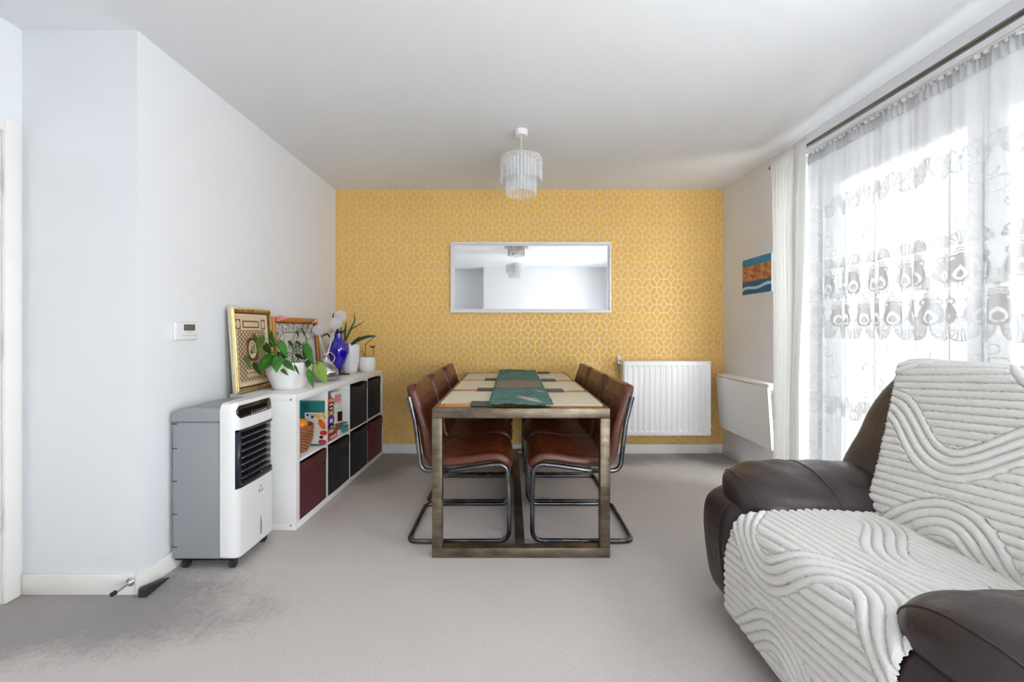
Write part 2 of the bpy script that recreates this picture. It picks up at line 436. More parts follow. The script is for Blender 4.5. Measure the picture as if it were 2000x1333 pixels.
def tag(o, label=None, cat=None, group=None, kind=None):
    if label: o['label'] = label
    if cat: o['category'] = cat
    if group: o['group'] = group
    if kind: o['kind'] = kind
    return o
BASES = {}
def thing(name, label, cat, loc, group=None, rz=0., world=False):
    """an Empty at the thing's base; parts are given in local coordinates (world=True: in room coordinates)"""
    o = bpy.data.objects.new(name, None); COL.objects.link(o); o.location = loc; o.rotation_euler = (0, 0, rz)
    o.empty_display_size = .05
    if world: BASES[o.name] = Vector(loc)
    return tag(o, label, cat, group)
_build = B.build
def build(s, name, mat, parent=None, smooth=40., thick=None, sub=0):
    off = None; p = parent
    while p is not None:
        if p.name in BASES: off = BASES[p.name]
        p = p.parent
    return _build(s, name, mat, parent, smooth, off, thick, sub)
B.build = build
def tree_copy(o, parent=None):
    c = o.copy(); COL.objects.link(c)
    if parent is not None: c.parent = parent
    for ch in list(o.children): tree_copy(ch, c)
    return c
def fillet(pts, rads, n=6):
    pts = [Vector(p) for p in pts]; out = [pts[0]]
    for i in range(1, len(pts)-1):
        r = rads[i] if isinstance(rads, (list, tuple)) else rads
        a = (pts[i-1]-pts[i]); b = (pts[i+1]-pts[i]); la, lb = a.length, b.length; a.normalize(); b.normalize()
        ang = a.angle(b); d_ = min(r/max(math.tan(ang/2), 1e-4), la*.48, lb*.48)
        p0, p1 = pts[i]+a*d_, pts[i]+b*d_
        for k in range(n+1):
            t = k/n; out.append((p0*(1-t)+pts[i]*t)*(1-t)+(pts[i]*(1-t)+p1*t)*t)
    out.append(pts[-1]); return out
def crom(pts, n=8):
    pts = [Vector(p) for p in pts]; out = []
    q = [pts[0]*2-pts[1]]+pts+[pts[-1]*2-pts[-2]]
    for i in range(1, len(q)-2):
        for k in range(n):
            t = k/n; a, b, c, d_ = q[i-1], q[i], q[i+1], q[i+2]
            out.append(.5*((2*b)+(c-a)*t+(2*a-5*b+4*c-d_)*t*t+(3*b-a-3*c+d_)*t**3))
    out.append(pts[-1]); return out
def at(u, v, D):
    return Vector(((u-CX)/FPX*D, D, CAM_H-(v-CY)/FPX*D))
def rrect(w_, h_, r, n=5, cx=0, cy=0):
    pts = []
    for sx, sy, a0 in ((1, 1, 0), (-1, 1, 90), (-1, -1, 180), (1, -1, 270)):
        for k in range(n+1):
            a = math.radians(a0+90*k/n); pts.append((cx+sx*(w_/2-r)+r*math.cos(a), cy+sy*(h_/2-r)+r*math.sin(a)))
    return pts

# ------------------------------------------------------------------ the room
XL, XR, YB, XD, YC, YR, HC = -1.628, 1.990, 3.826, -2.131, 1.789, -0.95, 2.46
WT = .28
def struct(name, b, mat, parent=None, **k):
    o = b.build(name, mat, parent, **k)
    if parent is None: o['kind'] = 'structure'
    return o
g = [[(XD-.4+(XR+.75-XD+.0)*j/60, YR-.5+(YB+.4-YR+.5)*i/60, 0) for j in range(61)] for i in range(61)]
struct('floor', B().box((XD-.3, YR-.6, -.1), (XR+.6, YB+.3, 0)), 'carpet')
struct('ceiling', B().box((XD-.3, YR-.6, HC), (XR+.6, YB+.3, HC+.12)), 'ceiling_paint')
wb = struct('wall_back', B().box((XL-.3, YB, 0), (XR+WT, YB+.2, HC)), 'wallpaper')
struct('wall_left', B().box((XL-.29, YC, 0), (XL, YB, HC)), 'wall_paint')
struct('wall_corner', B().box((XD-.25, YC, 0), (XL-.29, YC+.25, HC)), 'wall_paint')
# wall with the inner door
DY0, DY1, DZ = .92, 1.715, 1.985
struct('wall_door', B().box((XD-.12, DY1, 0), (XD, YC, HC)).box((XD-.12, DY0, DZ), (XD, DY1, HC)).box((XD-.12, YR-.3, 0), (XD, DY0, HC)), 'wall_paint')
VX0, VX1, VZ0, VZ1 = .70, 1.85, .10, 1.32  # opening cut for the added rear window
struct('wall_rear', B().box((-.55, YR-.2, 0), (VX0, YR, HC)).box((VX1, YR-.2, 0), (XR+WT, YR, HC)).box((VX0, YR-.2, VZ1), (VX1, YR, HC)).box((VX0, YR-.2, 0), (VX1, YR, VZ0)).box((XD-.12, YR-.5, 0), (-.55, YR-.3, HC)).box((-.55, YR-.3, 0), (-.45, YR-.19, HC)), 'wall_paint')
WY0, WY1, WZ = -.05, 2.88, 2.24  # near end of the glazing stretched out of view to admit more daylight
struct('wall_right', B().box((XR, WY1, 0), (XR+WT, YB, HC)).box((XR, WY0, WZ), (XR+WT, WY1, HC)).box((XR, YR-.2, 0), (XR+WT, WY0, HC)), 'wall_paint')
BH, BT = .086, .015
def base(name, a, b): struct(name, B().box(a, b, .004), 'gloss_white')
base('baseboard_back', (XL, YB-BT, 0), (XR, YB, BH))
base('baseboard_left', (XL, YC-BT, 0), (XL+BT, YB-BT, BH))
base('baseboard_corner', (XD+BT, YC-BT, 0), (XL, YC, BH))
base('baseboard_right', (XR-BT, WY1+.02, 0), (XR, YB-BT, BH))
base('baseboard_door', (XD, 1.775, 0), (XD+BT, YC-.001, BH))
# torn sliver and open seam in the wallpaper just above the baseboard
tear = B().add([(at(763, 868, YB).x, YB-.0012, BH), (at(766.2, 868, YB).x, YB-.0012, BH), (at(765.4, 853, YB).x, YB-.0012, .158)], [(0, 1, 2)]).build('wallpaper_tear', 'torn_paper', wb)
# inner door
d1 = thing('door_1', None, None, (XD, 1.3, 0), world=True); d1['kind'] = 'structure'
AW = .055
B().box((XD, DY1, 0), (XD+.018, DY1+AW, DZ+AW), .005).build('architrave', 'gloss_white', d1)
B().box((XD, DY0-AW, DZ), (XD+.018, DY1, DZ+AW), .005).build('architrave', 'gloss_white', d1)
B().box((XD, DY0-AW, 0), (XD+.018, DY0, DZ), .005).build('architrave', 'gloss_white', d1)
B().box((XD-.118, DY1-.012, 0), (XD-.001, DY1-.0005, DZ-.001)).build('jamb', 'gloss_white', d1)
leaf = B().box((XD-.052, DY0+.004, .008), (XD-.010, DY1-.016, DZ-.006), .003).build('leaf', 'gloss_white', d1)
B().tube([(XD-.010, DY0+.055, 1.0), (XD+.035, DY0+.055, 1.0)], .009, 12).tube(fillet([(XD+.030, DY0+.055, 1.0), (XD+.042, DY0+.055, 1.0), (XD+.042, DY0+.18, 1.0)], .012), .008, 12).box((XD-.0098, DY0+.03, .975), (XD-.004, DY0+.08, 1.025), .003).build('handle', 'brushed_steel', leaf)
for z0 in (.305, 1.035, 1.735):
    hb = B()
    for k in range(5): hb.lathe([(.0065, z0+k*.0205), (.0065, z0+k*.0205+.019)], 12, (XD-.002, DY1-.014, 0))
    hb.box((XD-.030, DY1-.0155, z0), (XD-.002, DY1-.0125, z0+.1))
    hb.build('hinge', 'brushed_steel', d1)
# glazed doors in the right wall
w1 = thing('window_1', None, None, (XR, 1.86, 0), world=True); w1['kind'] = 'structure'
GX = XR+.20
FW, SW = .05, .045
fr = B().box((GX, WY0, 0), (GX+.07, WY0+FW, WZ), .006).box((GX, WY1-FW, 0), (GX+.07, WY1, WZ), .006)
fr.box((GX, WY0+FW, WZ-FW), (GX+.07, WY1-FW, WZ), .006).box((GX, WY0+FW, 0), (GX+.07, WY1-FW, .05), .006)
fr.build('window_frame', 'plastic_white', w1)
MU = (1.905, .93)
for q in MU: B().box((GX-.004, q-.02, .05), (GX+.066, q+.02, WZ-FW), .005).build('mullion', 'plastic_white', w1)
for a_, b_ in ((WY0+FW, MU[1]-.02), (MU[1]+.02, MU[0]-.02), (MU[0]+.02, WY1-FW)):
    B().box((GX+.005, a_, .05), (GX+.065, a_+SW, WZ-FW), .005).box((GX+.005, b_-SW, .05), (GX+.065, b_, WZ-FW), .005)\
       .box((GX+.005, a_+SW, WZ-FW-SW), (GX+.065, b_-SW, WZ-FW), .005).box((GX+.005, a_+SW, .05), (GX+.065, b_-SW, .05+SW), .005).build('sash', 'plastic_white', w1)
    B().box((GX+.03, a_+SW, .05+SW), (GX+.036, b_-SW, WZ-FW-SW)).build('pane', 'window_glass', w1)
w2 = thing('fill_window', None, None, (.725, YR, 0), world=True); w2['kind'] = 'structure'  # low unseen window, added to fill the room with light from behind
xm = (VX0+VX1)/2
for a_, b_ in ((VX0, xm), (xm, VX1)):
    B().box((a_, YR-.18, VZ0), (a_+.05, YR-.12, VZ1), .004).box((b_-.05, YR-.18, VZ0), (b_, YR-.12, VZ1), .004).box((a_+.05, YR-.18, VZ1-.05), (b_-.05, YR-.12, VZ1), .004).box((a_+.05, YR-.18, VZ0), (b_-.05, YR-.12, VZ0+.05), .004).build('sash', 'plastic_white', w2)
    B().box((a_+.05, YR-.152, VZ0+.05), (b_-.05, YR-.146, VZ1-.05)).build('pane', 'window_glass', w2)
# unseen floor slab added outside the glazed doors to bounce daylight onto the ceiling
struct('floor_bounce_slab', B().box((XR+WT, YR-.4, -.16), (4.6, 3.28, -.03)), 'render_outside')

# ------------------------------------------------------------------ dining table
TY0, TY1, TX0, TX1, TZ = 2.063, 3.78, -.393, .505, .755
t = thing('dining_table', 'long dining table with wooden top and bronze metal hoop legs', 'table', (.056, 2.92, 0), world=True)
S = .05
for y0 in (TY0, TY1-S):
    B().box((TX0, y0, S), (TX0+S, y0+S, TZ-S), .003).build('leg', 'table_metal', t)
    B().box((TX1-S, y0, S), (TX1, y0+S, TZ-S), .003).build('leg', 'table_metal', t)
    B().box((TX0, y0, 0), (TX1, y0+S, S), .003).build('foot_rail', 'table_metal', t)
    B().box((TX0, y0, TZ-S), (TX1, y0+S, TZ), .003).build('top_rail', 'table_metal', t)
B().box((TX0, TY0+S, TZ-S), (TX0+.02, TY1-S, TZ), .002).build('side_rail', 'table_metal', t)
B().box((TX1-.02, TY0+S, TZ-S), (TX1, TY1-S, TZ), .002).build('side_rail', 'table_metal', t)
B().box((.027, TY0+S, 0), (.077, TY1-S, S), .003).build('stretcher', 'table_metal', t)
nx = 5; x0_, x1_ = TX0+.021, TX1-.021
for k in range(nx):
    a_ = x0_+(x1_-x0_)*k/nx; b_ = x0_+(x1_-x0_)*(k+1)/nx
    B().box((a_+.0006, TY0+S+.001, TZ-.058), (b_-.0006, TY1-S-.001, TZ-.001), .002).build('plank', 'table_wood', t)

PM = [(-.372, -.065, 2.205, 2.625, 'left', 'nearest'), (-.372, -.065, 2.715, 3.17, 'left', 'middle'), (-.372, -.065, 3.255, 3.705, 'left', 'farthest'),
      (.185, .487, 2.14, 2.58, 'right', 'nearest'), (.185, .487, 2.675, 3.115, 'right', 'middle'), (.185, .487, 3.235, 3.70, 'right', 'farthest')]
for a_, b_, c_, d_, sd, rw in PM:
    r_ = random.uniform(-.008, .008)
    o = B().prism(rrect(b_-a_, d_-c_, .006), .003).build('placemat', 'placemat_weave'); o.location = ((a_+b_)/2, (c_+d_)/2, TZ); o.rotation_euler.z = r_
    tag(o, f'beige woven placemat on the {sd} of the green runner, {rw} of three', 'placemat', 'placemats on the dining table')
CO = [(-.205, 2.105, 'left', 'nearest'), (-.212, 2.615, 'left', 'middle'), (-.195, 3.155, 'left', 'farthest'),
      (.235, 2.575, 'right', 'nearest'), (.245, 3.12, 'right', 'middle'), (.25, 3.66, 'right', 'farthest')]
for x_, y_, sd, rw in CO:
    o = B().box((0, 0, 0), (.105, .095, .0105), .002).build('coaster', 'slate'); o.location = (x_, y_, TZ+.0032)
    tag(o, f'dark slate coaster sticking out {sd} of the green runner, {rw} of three', 'coaster', 'slate coasters on the dining table')
# runner
rn = thing('table_runner', 'teal velvet table runner with palm print and taupe middle on the dining table', 'table runner', (.056, 2.9, TZ), world=True)
RZ = TZ+.0150
def runz(x_, y_):
    w_ = .002*math.sin(19*x_+7*y_)+.0022*math.sin(31*y_+9*x_)+.0012*math.sin(60*x_-23*y_)
    return RZ+.0045+w_+(.010*max(0, (y_-3.66)/.07))
def runx(y_, s_):   # left and right edges
    return (.0565-.1655+.165*0+.012*(y_-2.07)/1.7*0-.0+(-.001)) + s_*.331 + .012*((y_-2.07)/1.67)
NY, NX = 120, 26
def yc1(s_): return 2.665+.055*math.sin(PI*s_)*-1+.03
def yc2(s_): return 3.02+.05*math.sin(PI*s_)
def piece(name, mat, ya, yb, lift=0., parent=rn, ny=60):
    P = []
    for i in range(ny+1):
        P.append([])
        for j in range(NX+1):
            s_ = j/NX; y_ = ya(s_)+(yb(s_)-ya(s_))*i/ny; P[-1].append((runx(y_, s_), y_, runz(runx(y_, s_), y_)+lift))
    return B().grid(P).build(name, mat, parent, smooth=80, thick=.004)
piece('velvet_end', 'velvet_teal', lambda s_: 2.068, yc1)
piece('velvet_end', 'velvet_teal', yc2, lambda s_: 3.74)
piece('linen_middle', 'linen_taupe', lambda s_: yc1(s_)-.006, lambda s_: yc2(s_)+.006, -.0025)
for s_ in (0., 1.):   # teal selvedge beside the linen
    P = []
    for i in range(31):
        y_ = 2.64+.42*i/30; e = -1 if s_ else 1
        P.append([(runx(y_, s_)+e*k*.006, y_, runz(runx(y_, s_), y_)+.002) for k in range(3)])
    B().grid(P).build('velvet_edge', 'velvet_teal', rn, smooth=80, thick=.002)
def frond(x0, y0, x1, y1, wid, n, name):
    b = B(); p0, p1 = Vector((x0, y0)), Vector((x1, y1)); ax = (p1-p0); L_ = ax.length; ax.normalize(); pr = Vector((-ax.y, ax.x))
    def put(pts):
        b.add([(q.x, q.y, runz(q.x, q.y)+.0042) for q in pts], [tuple(range(len(pts)))])
    for i in range(n):
        t_ = (i+.5)/n; c_ = p0+ax*L_*t_; l_ = wid*math.sin(PI*(.12+.84*t_))
        for s_ in (1, -1):
            tip = c_+pr*s_*l_+ax*l_*.75; h_ = ax*L_/n*.33
            put([c_-h_, tip, c_+h_])
    put([p0, p0+ax*L_*.5+pr*.003, p1, p0+ax*L_*.5-pr*.003])
    b.build(name, 'pack_white', rn, smooth=None)
frond(.165, 2.125, .045, 2.30, .05, 22, 'palm_print'); frond(.00, 3.48, .10, 3.56, .028, 12, 'palm_print')
frond(.20, 2.42, .16, 2.52, .03, 8, 'palm_print')

# ------------------------------------------------------------------ cantilever dining chairs
def chair_profile():
    side = [(-.268, .79), (-.234, .655), (-.2165, .515), (-.203, .392), (-.05, .392), (.13, .418), (.262, .432), (.2715, .25), (.27, .0135), (-.2715, .0135)]
    return side
def make_chair():
    root = thing('dining_chair', 'x', 'chair', (0, 0, 0))
    sd = chair_profile(); hy = .237
    loop = [(x_, -hy, z_) for x_, z_ in sd]+[(x_, hy, z_) for x_, z_ in sd[::-1]]
    n = len(sd); rad = [0, .3, .3, .055, .4, .4, .075, .4, .065, .05]; rads = rad+rad[::-1]
    p = fillet(loop, rads, 8)
    B().tube(p, .0125, 12).build('tubular_frame', 'tube_metal', root)
    # upholstery follows the frame
    def sheet(pts, name, ribs, top_panel):
        P2 = crom([(x_, 0, z_) for x_, z_ in pts], 10); N = len(P2)
        s_ = [0.]
        for i in range(1, N): s_.append(s_[-1]+(P2[i]-P2[i-1]).length)
        Ltot = s_[-1]; rings = []
        ys = []; hw = .226; ny = 150
        for i in range(N):
            a = P2[max(i-1, 0)]; b = P2[min(i+1, N-1)]; tn = (b-a).normalized(); nm = Vector((-tn.z, 0, tn.x))
            if ribs == 'seat': nm = nm if nm.z > 0 or i > N*.8 else -nm
            else: nm = nm if nm.x > 0 else -nm
            e = min(s_[i], Ltot-s_[i]); k = min(1, math.sqrt(max(0, 1-(1-min(e/.022, 1))**2))+.25)
            th = .030*k; ring = []
            e0 = (s_[i] if ribs == 'back' else Ltot-s_[i])/.055; hw = .226-(.050 if ribs == 'back' else .02)*(1-math.sqrt(max(0, 1-(1-min(e0, 1))**2)))
            for j in range(ny+1):
                f = j/ny*2-1; y_ = f*hw; d_ = 0.
                edge = max(0, (abs(f)-.92)/.08); rnd = 1-(1-math.sqrt(max(0, 1-edge**2)))*.9
                if abs(y_) < .165:
                    zone = (s_[i] > top_panel+.02*(y_/.16)**2) if ribs == 'back' else (s_[i] < Ltot-.07)
                    if zone:
                        q = (y_/.030) % 1.; q = min(q, 1-q)*.030
                        d_ = .0085*math.exp(-(q/.0052)**2)
                q = abs(abs(y_)-.172); d_ = max(d_, .005*math.exp(-(q/.003)**2))
                if ribs == 'back':
                    q = abs(s_[i]-(top_panel+.02*(y_/.16)**2)); 
                    if abs(y_) < .17: d_ = max(d_, .004*math.exp(-(q/.005)**2))
                crown = .006*(1-f*f)
                ring.append(P2[i]+Vector((0, y_, 0))+nm*(th*rnd+crown*k-d_*k))
            for j in range(13):
                f = 1-j/12*2; edge = max(0, (abs(f)-.92)/.08); rnd = 1-(1-math.sqrt(max(0, 1-edge**2)))*.9
                ring.append(P2[i]+Vector((0, f*hw, 0))-nm*th*rnd*.9)
            rings.append(ring)
        return B().rings(rings).build(name, 'leather_chair', root, smooth=50)
    off = .027
    sheet([(-.272, .850), (-.258, .80), (-.224, .70), (-.196, .60), (-.184, .52), (-.172, .462), (-.150, .432)], 'backrest', 'back', .10)
    sheet([(-.168, .432), (-.13, .424), (-.05, .426), (.06, .437), (.15, .450), (.205, .452), (.245, .434), (.262, .395)], 'seat', 'seat', 0)
    # piping along both sides
    for s_ in (1, -1):
        pp = crom([(-.262+.020, s_*.207, .845), (-.200, s_*.207, .70), (-.163, s_*.207, .55), (-.15, s_*.207, .475), (-.12, s_*.207, .447), (.06, s_*.207, .460), (.16, s_*.207, .472), (.222, s_*.207, .468), (.268, s_*.207, .43)], 8)
        B().tube(pp, .0032, 6).build('piping', 'leather_chair', root)
    return root
ch0 = make_chair()
CH = [(-.275, 2.440, 0., 'left', 'nearest'), (-.275, 2.956, 0., 'left', 'middle'), (-.27, 3.472, 0., 'left', 'farthest'),
      (.391, 2.443, PI, 'right', 'nearest'), (.385, 2.956, PI, 'right', 'middle'), (.388, 3.472, PI, 'right', 'farthest')]
for i, (x_, y_, a_, sd, rw) in enumerate(CH):
    o = ch0 if i == 0 else tree_copy(ch0)
    o.location = (x_, y_, 0); o.rotation_euler = (0, 0, a_)
    tag(o, f'ribbed brown leather cantilever chair on the {sd} side of the table, {rw} of three', 'chair', 'leather chairs around the dining table')

# ------------------------------------------------------------------ cube storage shelf and bins
SH, SD, SLEN = .78, .39, 1.455
srz = -math.atan2(.048, 1.453)
# local frame: +x out of the front, y along the length from the near end, origin at the near front bottom corner
sh = thing('storage_shelf', 'white cube storage shelf unit of two by four compartments along the left wall', 'shelf', (-1.226, 2.347, 0), rz=srz)
SM = Matrix.Translation((-1.226, 2.347, 0)) @ Matrix.Rotation(srz, 4, 'Z')
OT, IT = .040, .016
B().box((-SD, 0, SH-OT), (0, SLEN, SH), .0025).build('top_board', 'shelf_white', sh)
B().box((-SD, 0, 0), (0, SLEN, OT), .0025).build('bottom_board', 'shelf_white', sh)
e0 = B().box((-SD, 0, OT), (0, OT, SH-OT), .0015).build('side_board', 'shelf_white', sh)
B().box((-SD, SLEN-OT, OT), (0, SLEN, SH-OT), .0015).build('side_board', 'shelf_white', sh)
cw_ = (SLEN-2*OT-3*IT)/4; chh = (SH-2*OT-IT)/2
B().box((-SD, OT, OT+chh), (-.001, SLEN-OT, OT+chh+IT), .001).build('middle_shelf', 'shelf_white', sh)
for k in range(3):
    y_ = OT+(k+1)*cw_+k*IT
    for z0, z1 in ((OT, OT+chh), (OT+chh+IT, SH-OT)):
        B().box((-SD, y_, z0), (-.001, y_+IT, z1), .001).build('divider', 'shelf_white', sh)
for z_ in (.028, SH-.03):
    for x_ in (-.03,):
        B().tube([(x_, -.0012, z_), (x_, .001, z_)], .005, 12).build('screw', 'screw_grey', sh)
def cell(c, r):    # near-bottom corner of a compartment
    return OT+c*(cw_+IT), OT+r*(chh+IT)
def make_bin(mat, label, c, r, out, dip, lean, hh=None):
    y0, z0 = cell(c, r); wd = cw_-.010; hh = hh or chh-.014; dp = .36
    rt = thing('storage_bin', label, 'storage bin', SM @ Vector((out, y0+cw_/2, z0+.0005)), 'fabric bins in the cube shelf', srz)
    b = B(); rings = []; lev = 14
    base_ = rrect(dp, wd, .012, 3)
    def ring(z_, ins, bulge, dd):
        res = []
        for px, py in rrect(dp-2*ins, wd-2*ins, .012, 3):
            pass
        n = 60; per = []
        hw, hd = wd/2-ins, dp/2-ins
        for k in range(n):     # walk round the rectangle
            t_ = k/n*4; q = t_ % 1
            if t_ < 1: x_, y_ = hd, -hw+2*hw*q
            elif t_ < 2: x_, y_ = hd-2*hd*q, hw
            elif t_ < 3: x_, y_ = -hd, hw-2*hw*q
            else: x_, y_ = -hd+2*hd*q, -hw
            zz = z_; fx = 0.
            if t_ < 1:
                fx = bulge*math.sin(PI*q)*(1-.1*q)+lean*q*z_/hh
                zz = z_-dd*math.sin(PI*q)
            per.append((x_-dp/2+fx, y_, zz))
        return per
    for i in range(lev+1):
        f = i/lev; rings.append(ring(hh*f, 0, .012*math.sin(PI*min(f*1.1, 1))+.004, dip*max(0, (f-.8)/.2)))
    rings.append(ring(hh-.001, .004, .004, dip)); rings.append(ring(hh*.5, .006, .004, 0)); rings.append(ring(.01, .006, .004, 0))
    b.rings(rings).build('body', mat, rt, smooth=35)
    band = [ring(hh*(.80)+(hh*.19)*i/4, -.0015, .0175-.006*i/4, dip*max(0, (.80+.19*i/4-.8)/.2)*1.) for i in range(5)]
    P = [row[:16] for row in band]
    B().grid(P).build('top_flap', mat, rt, smooth=50, thick=.002)
    return rt
make_bin('bin_maroon', 'maroon fabric bin at the bottom of the shelf, below the fruit basket', 0, 0, -.004, .004, -.006)
make_bin('bin_black', 'black fabric bin at the bottom of the shelf, beside the maroon bin below the basket', 1, 0, .000, .004, -.012)
make_bin('bin_black', 'black fabric bin at the bottom of the shelf with a dipped open rim', 2, 0, .004, .022, -.004, chh-.004)
make_bin('bin_maroon', 'maroon fabric bin at the bottom of the shelf, beside the yellow wall', 3, 0, .004, .004, .010)
make_bin('bin_black', 'navy black fabric bin on the upper tier next to the snacks, top sagging open', 2, 1, .000, .020, -.010)
make_bin('bin_black', 'black fabric bin on the upper tier at the yellow wall', 3, 1, -.010, .006, -.012)

# contents of the open compartments
def SL(x_, y_, z_): return SM @ Vector((x_, y_, z_))
y0, z0 = cell(0, 1)
# shopping bag with printed panel
bag = thing('shopping_bag', 'teal shopping bag with a printed panel of vegetables behind the wicker basket', 'bag', SL(-.160, y0+cw_-.036, z0+.0005), rz=srz)
b = B()
P = []
for i in range(13):
    f = i/12; row = []
    for k in range(24):
        a = 2*PI*k/24; ex = .165; ey = .030-.014*f
        c_, s_ = math.cos(a), math.sin(a)
        row.append((ex*math.copysign(abs(c_)**.45, c_)+.004*math.sin(5*f+k), ey*math.copysign(abs(s_)**.6, s_)+.003*math.sin(9*f+2*k), .285*f))
    P.append(row)
b.rings(P).build('body', 'bag_teal', bag, smooth=60)
fy = -.0345
def flat(poly, mat, name, lift, parent=bag):
    B().add([(p[0], fy-lift, p[1]) for p in poly], [tuple(range(len(poly)))]).build(name, mat, parent, smooth=None)
def ell(cx, cz, rx, rz_, rot=0, n=14):
    return [(cx+rx*math.cos(2*PI*k/n)*math.cos(rot)-rz_*math.sin(2*PI*k/n)*math.sin(rot), cz+rx*math.cos(2*PI*k/n)*math.sin(rot)+rz_*math.sin(2*PI*k/n)*math.cos(rot)) for k in range(n)]
def bq(cx, cy): return ((570+cx/8.33-CX)/FPX*2.66+1.218+.160, CAM_H-(760+cy/8.33-CY)/FPX*2.66-.402)
def be(cx, cy, rx, rz_, rot=0): p = bq(cx, cy); q = 2.66/FPX/8.33; return ell(p[0], p[1], rx*q, rz_*q, rot)
flat([bq(215, 880), bq(572, 880), bq(572, 372), bq(215, 372)], 'pack_white', 'printed_panel', .0005)
flat(be(500, 560, 48, 95, .5), 'pack_orange', 'squash_print', .001); flat(be(440, 430, 42, 42), 'pack_yellow', 'lemon_print', .001)
flat(be(530, 425, 26, 62, .45), 'pack_yellow', 'banana_print', .001); flat(be(525, 700, 62, 40), 'pack_red', 'apple_print', .001)
flat(be(505, 845, 70, 40), 'pack_red', 'apple_print', .001); flat(be(490, 770, 36, 26), 'pack_dark', 'cherry_print', .0012)
for k in range(6): flat([bq(330, 470), bq(295+26*k, 380), bq(345, 470)], 'leaf_dark', 'leaf_print', .001)
flat(be(262, 412, 22, 20), 'ink_black', 'olive_print', .001)
# wicker basket with oranges
bk = thing('wicker_basket', 'round brown wicker basket holding oranges in the shelf', 'basket', SL(-.122, y0+.138, z0+.0005))
def brad(z_): return .078+.034*math.sin(PI/2*min(1, z_/.12))+.006*z_
for k in range(16):
    z_ = .006+.0092*k; pts = []
    for j in range(112):
        a = 2*PI*j/112; pts.append(((brad(z_)+0.0046*math.sin(14*a+(PI if k % 2 else 0)))*math.cos(a), (brad(z_)+0.0046*math.sin(14*a+(PI if k % 2 else 0)))*math.sin(a), z_+.006*math.sin(a)*0))
    B().tube(pts, .0040, 5, closed=True).build('woven_strand', 'wicker', bk)
for k in range(28):
    a = 2*PI*k/28; B().tube([(brad(z_)*math.cos(a), brad(z_)*math.sin(a), z_) for z_ in [.002+.0165*i for i in range(10)]], .0024, 5).build('stake', 'wicker', bk)
for q in (0, 1, 2):
    pts = [((brad(.15)+.004*math.cos(18*2*PI*j/140+q*2.1))*math.cos(2*PI*j/140), (brad(.15)+.004*math.cos(18*2*PI*j/140+q*2.1))*math.sin(2*PI*j/140), 0.157+.004*math.sin(18*2*PI*j/140+q*2.1)) for j in range(140)]
    B().tube(pts, .0035, 6, closed=True).build('braided_rim', 'wicker', bk)
B().lathe([(.0, .004), (.076, .004), (.078, .010), (.0, .010)], 28).build('base', 'wicker', bk)
bl = bk.location
for k, (dx, dy, dz, r_, lb) in enumerate(((.040, .010, .158, .048, 'largest round orange on top of the wicker basket'), (-.050, -.030, .135, .042, 'orange at the rear of the wicker basket half hidden'), (-.030, .060, .118, .038, 'orange low at the bag side of the wicker basket'))):
    pr = [(max(.0005, r_*math.sin(PI*i/16))*(1-.05*(i < 2)), -r_*.95*math.cos(PI*i/16)) for i in range(17)]
    og = thing('orange', lb, 'orange', bl+Vector((dx, dy, dz)), 'oranges in the wicker basket')
    B().lathe(pr, 24).build('peel', 'orange_peel', og, smooth=80); B().lathe([(.003, r_*.93), (.004, r_*.955), (.001, r_*.965)], 8).build('stem_scar', 'stem_dark', og)
# dark red wallet folder at the shelf end
fo = thing('folder', 'thin dark red folder with white pages standing at the shelf edge beside the basket', 'folder', SL(-.005, y0+.001, z0+.0005), rz=srz)
B().box((-.24, .0005, 0), (-.0, .004, .145), .001).build('cover', 'wallet_red', fo); B().box((-.238, .0042, .001), (-.002, .013, .142)).build('pages', 'canvas_white', fo)
B().box((-.24, .0132, 0), (-.0, .0160, .145), .001).build('cover', 'wallet_red', fo)
# snacks
y0, z0 = cell(1, 1)
def snack(name, lab, cat, x_, y_, z_, rz_, parts):
    r_ = thing(name, lab, cat, SL(x_, y_, z_), 'snack packets on the upper shelf', srz+rz_)
    for nm, mt, a_, b_, bv in parts: B().box(a_, b_, bv).build(nm, mt, r_)
    return r_
def pouch(name, lab, cat, x_, y_, z_, rz_, w_, d_, h_, mat, top=True):
    r_ = thing(name, lab, cat, SL(x_, y_, z_), 'snack packets on the upper shelf', srz+rz_)
    P = []
    for i in range(15):
        f = i/14; row = []; dd = d_*math.sin(PI*min(1, .2+.75*f))**.6*(1-f**6*.93); ww = w_*(1-.05*math.sin(PI*f))
        for k in range(24):
            a = 2*PI*k/24; c_, s_ = math.cos(a), math.sin(a)
            row.append((dd*math.copysign(abs(s_)**.7, s_)+.002*math.sin(7*f+3*k), ww*math.copysign(abs(c_)**.5, c_), h_*f))
        P.append(row)
    B().rings(P).build('body', mat, r_, smooth=70); return r_
pc = pouch('crisp_bag', 'tall white snack bag standing behind the small packets in the shelf', 'snack bag', -.050, y0+.213, z0+.0005, -.45, .042, .030, .305, 'pack_white')
for nm, mt, cz, cy, w_, h_ in (('label', 'pack_pink', .262, .00, .045, .05), ('label', 'pack_dark', .13, .012, .040, .07), ('label', 'pack_brown', .06, .0, .055, .05)):
    B().box((.0305, cy-w_/2, cz-h_/2), (.0322, cy+w_/2, cz+h_/2), .0005).build(nm, mt, pc)
zb = z0+.0005
snack('biscuit_box', 'red biscuit box lying flat at the bottom of the snacks', 'box', -.055, y0+.085, zb, .05, [('carton', 'pack_red', (-.07, -.078, 0), (.045, .075, .042), .002), ('white_band', 'pack_white', (.0452, -.04, .010), (.0458, .055, .026), 0)])
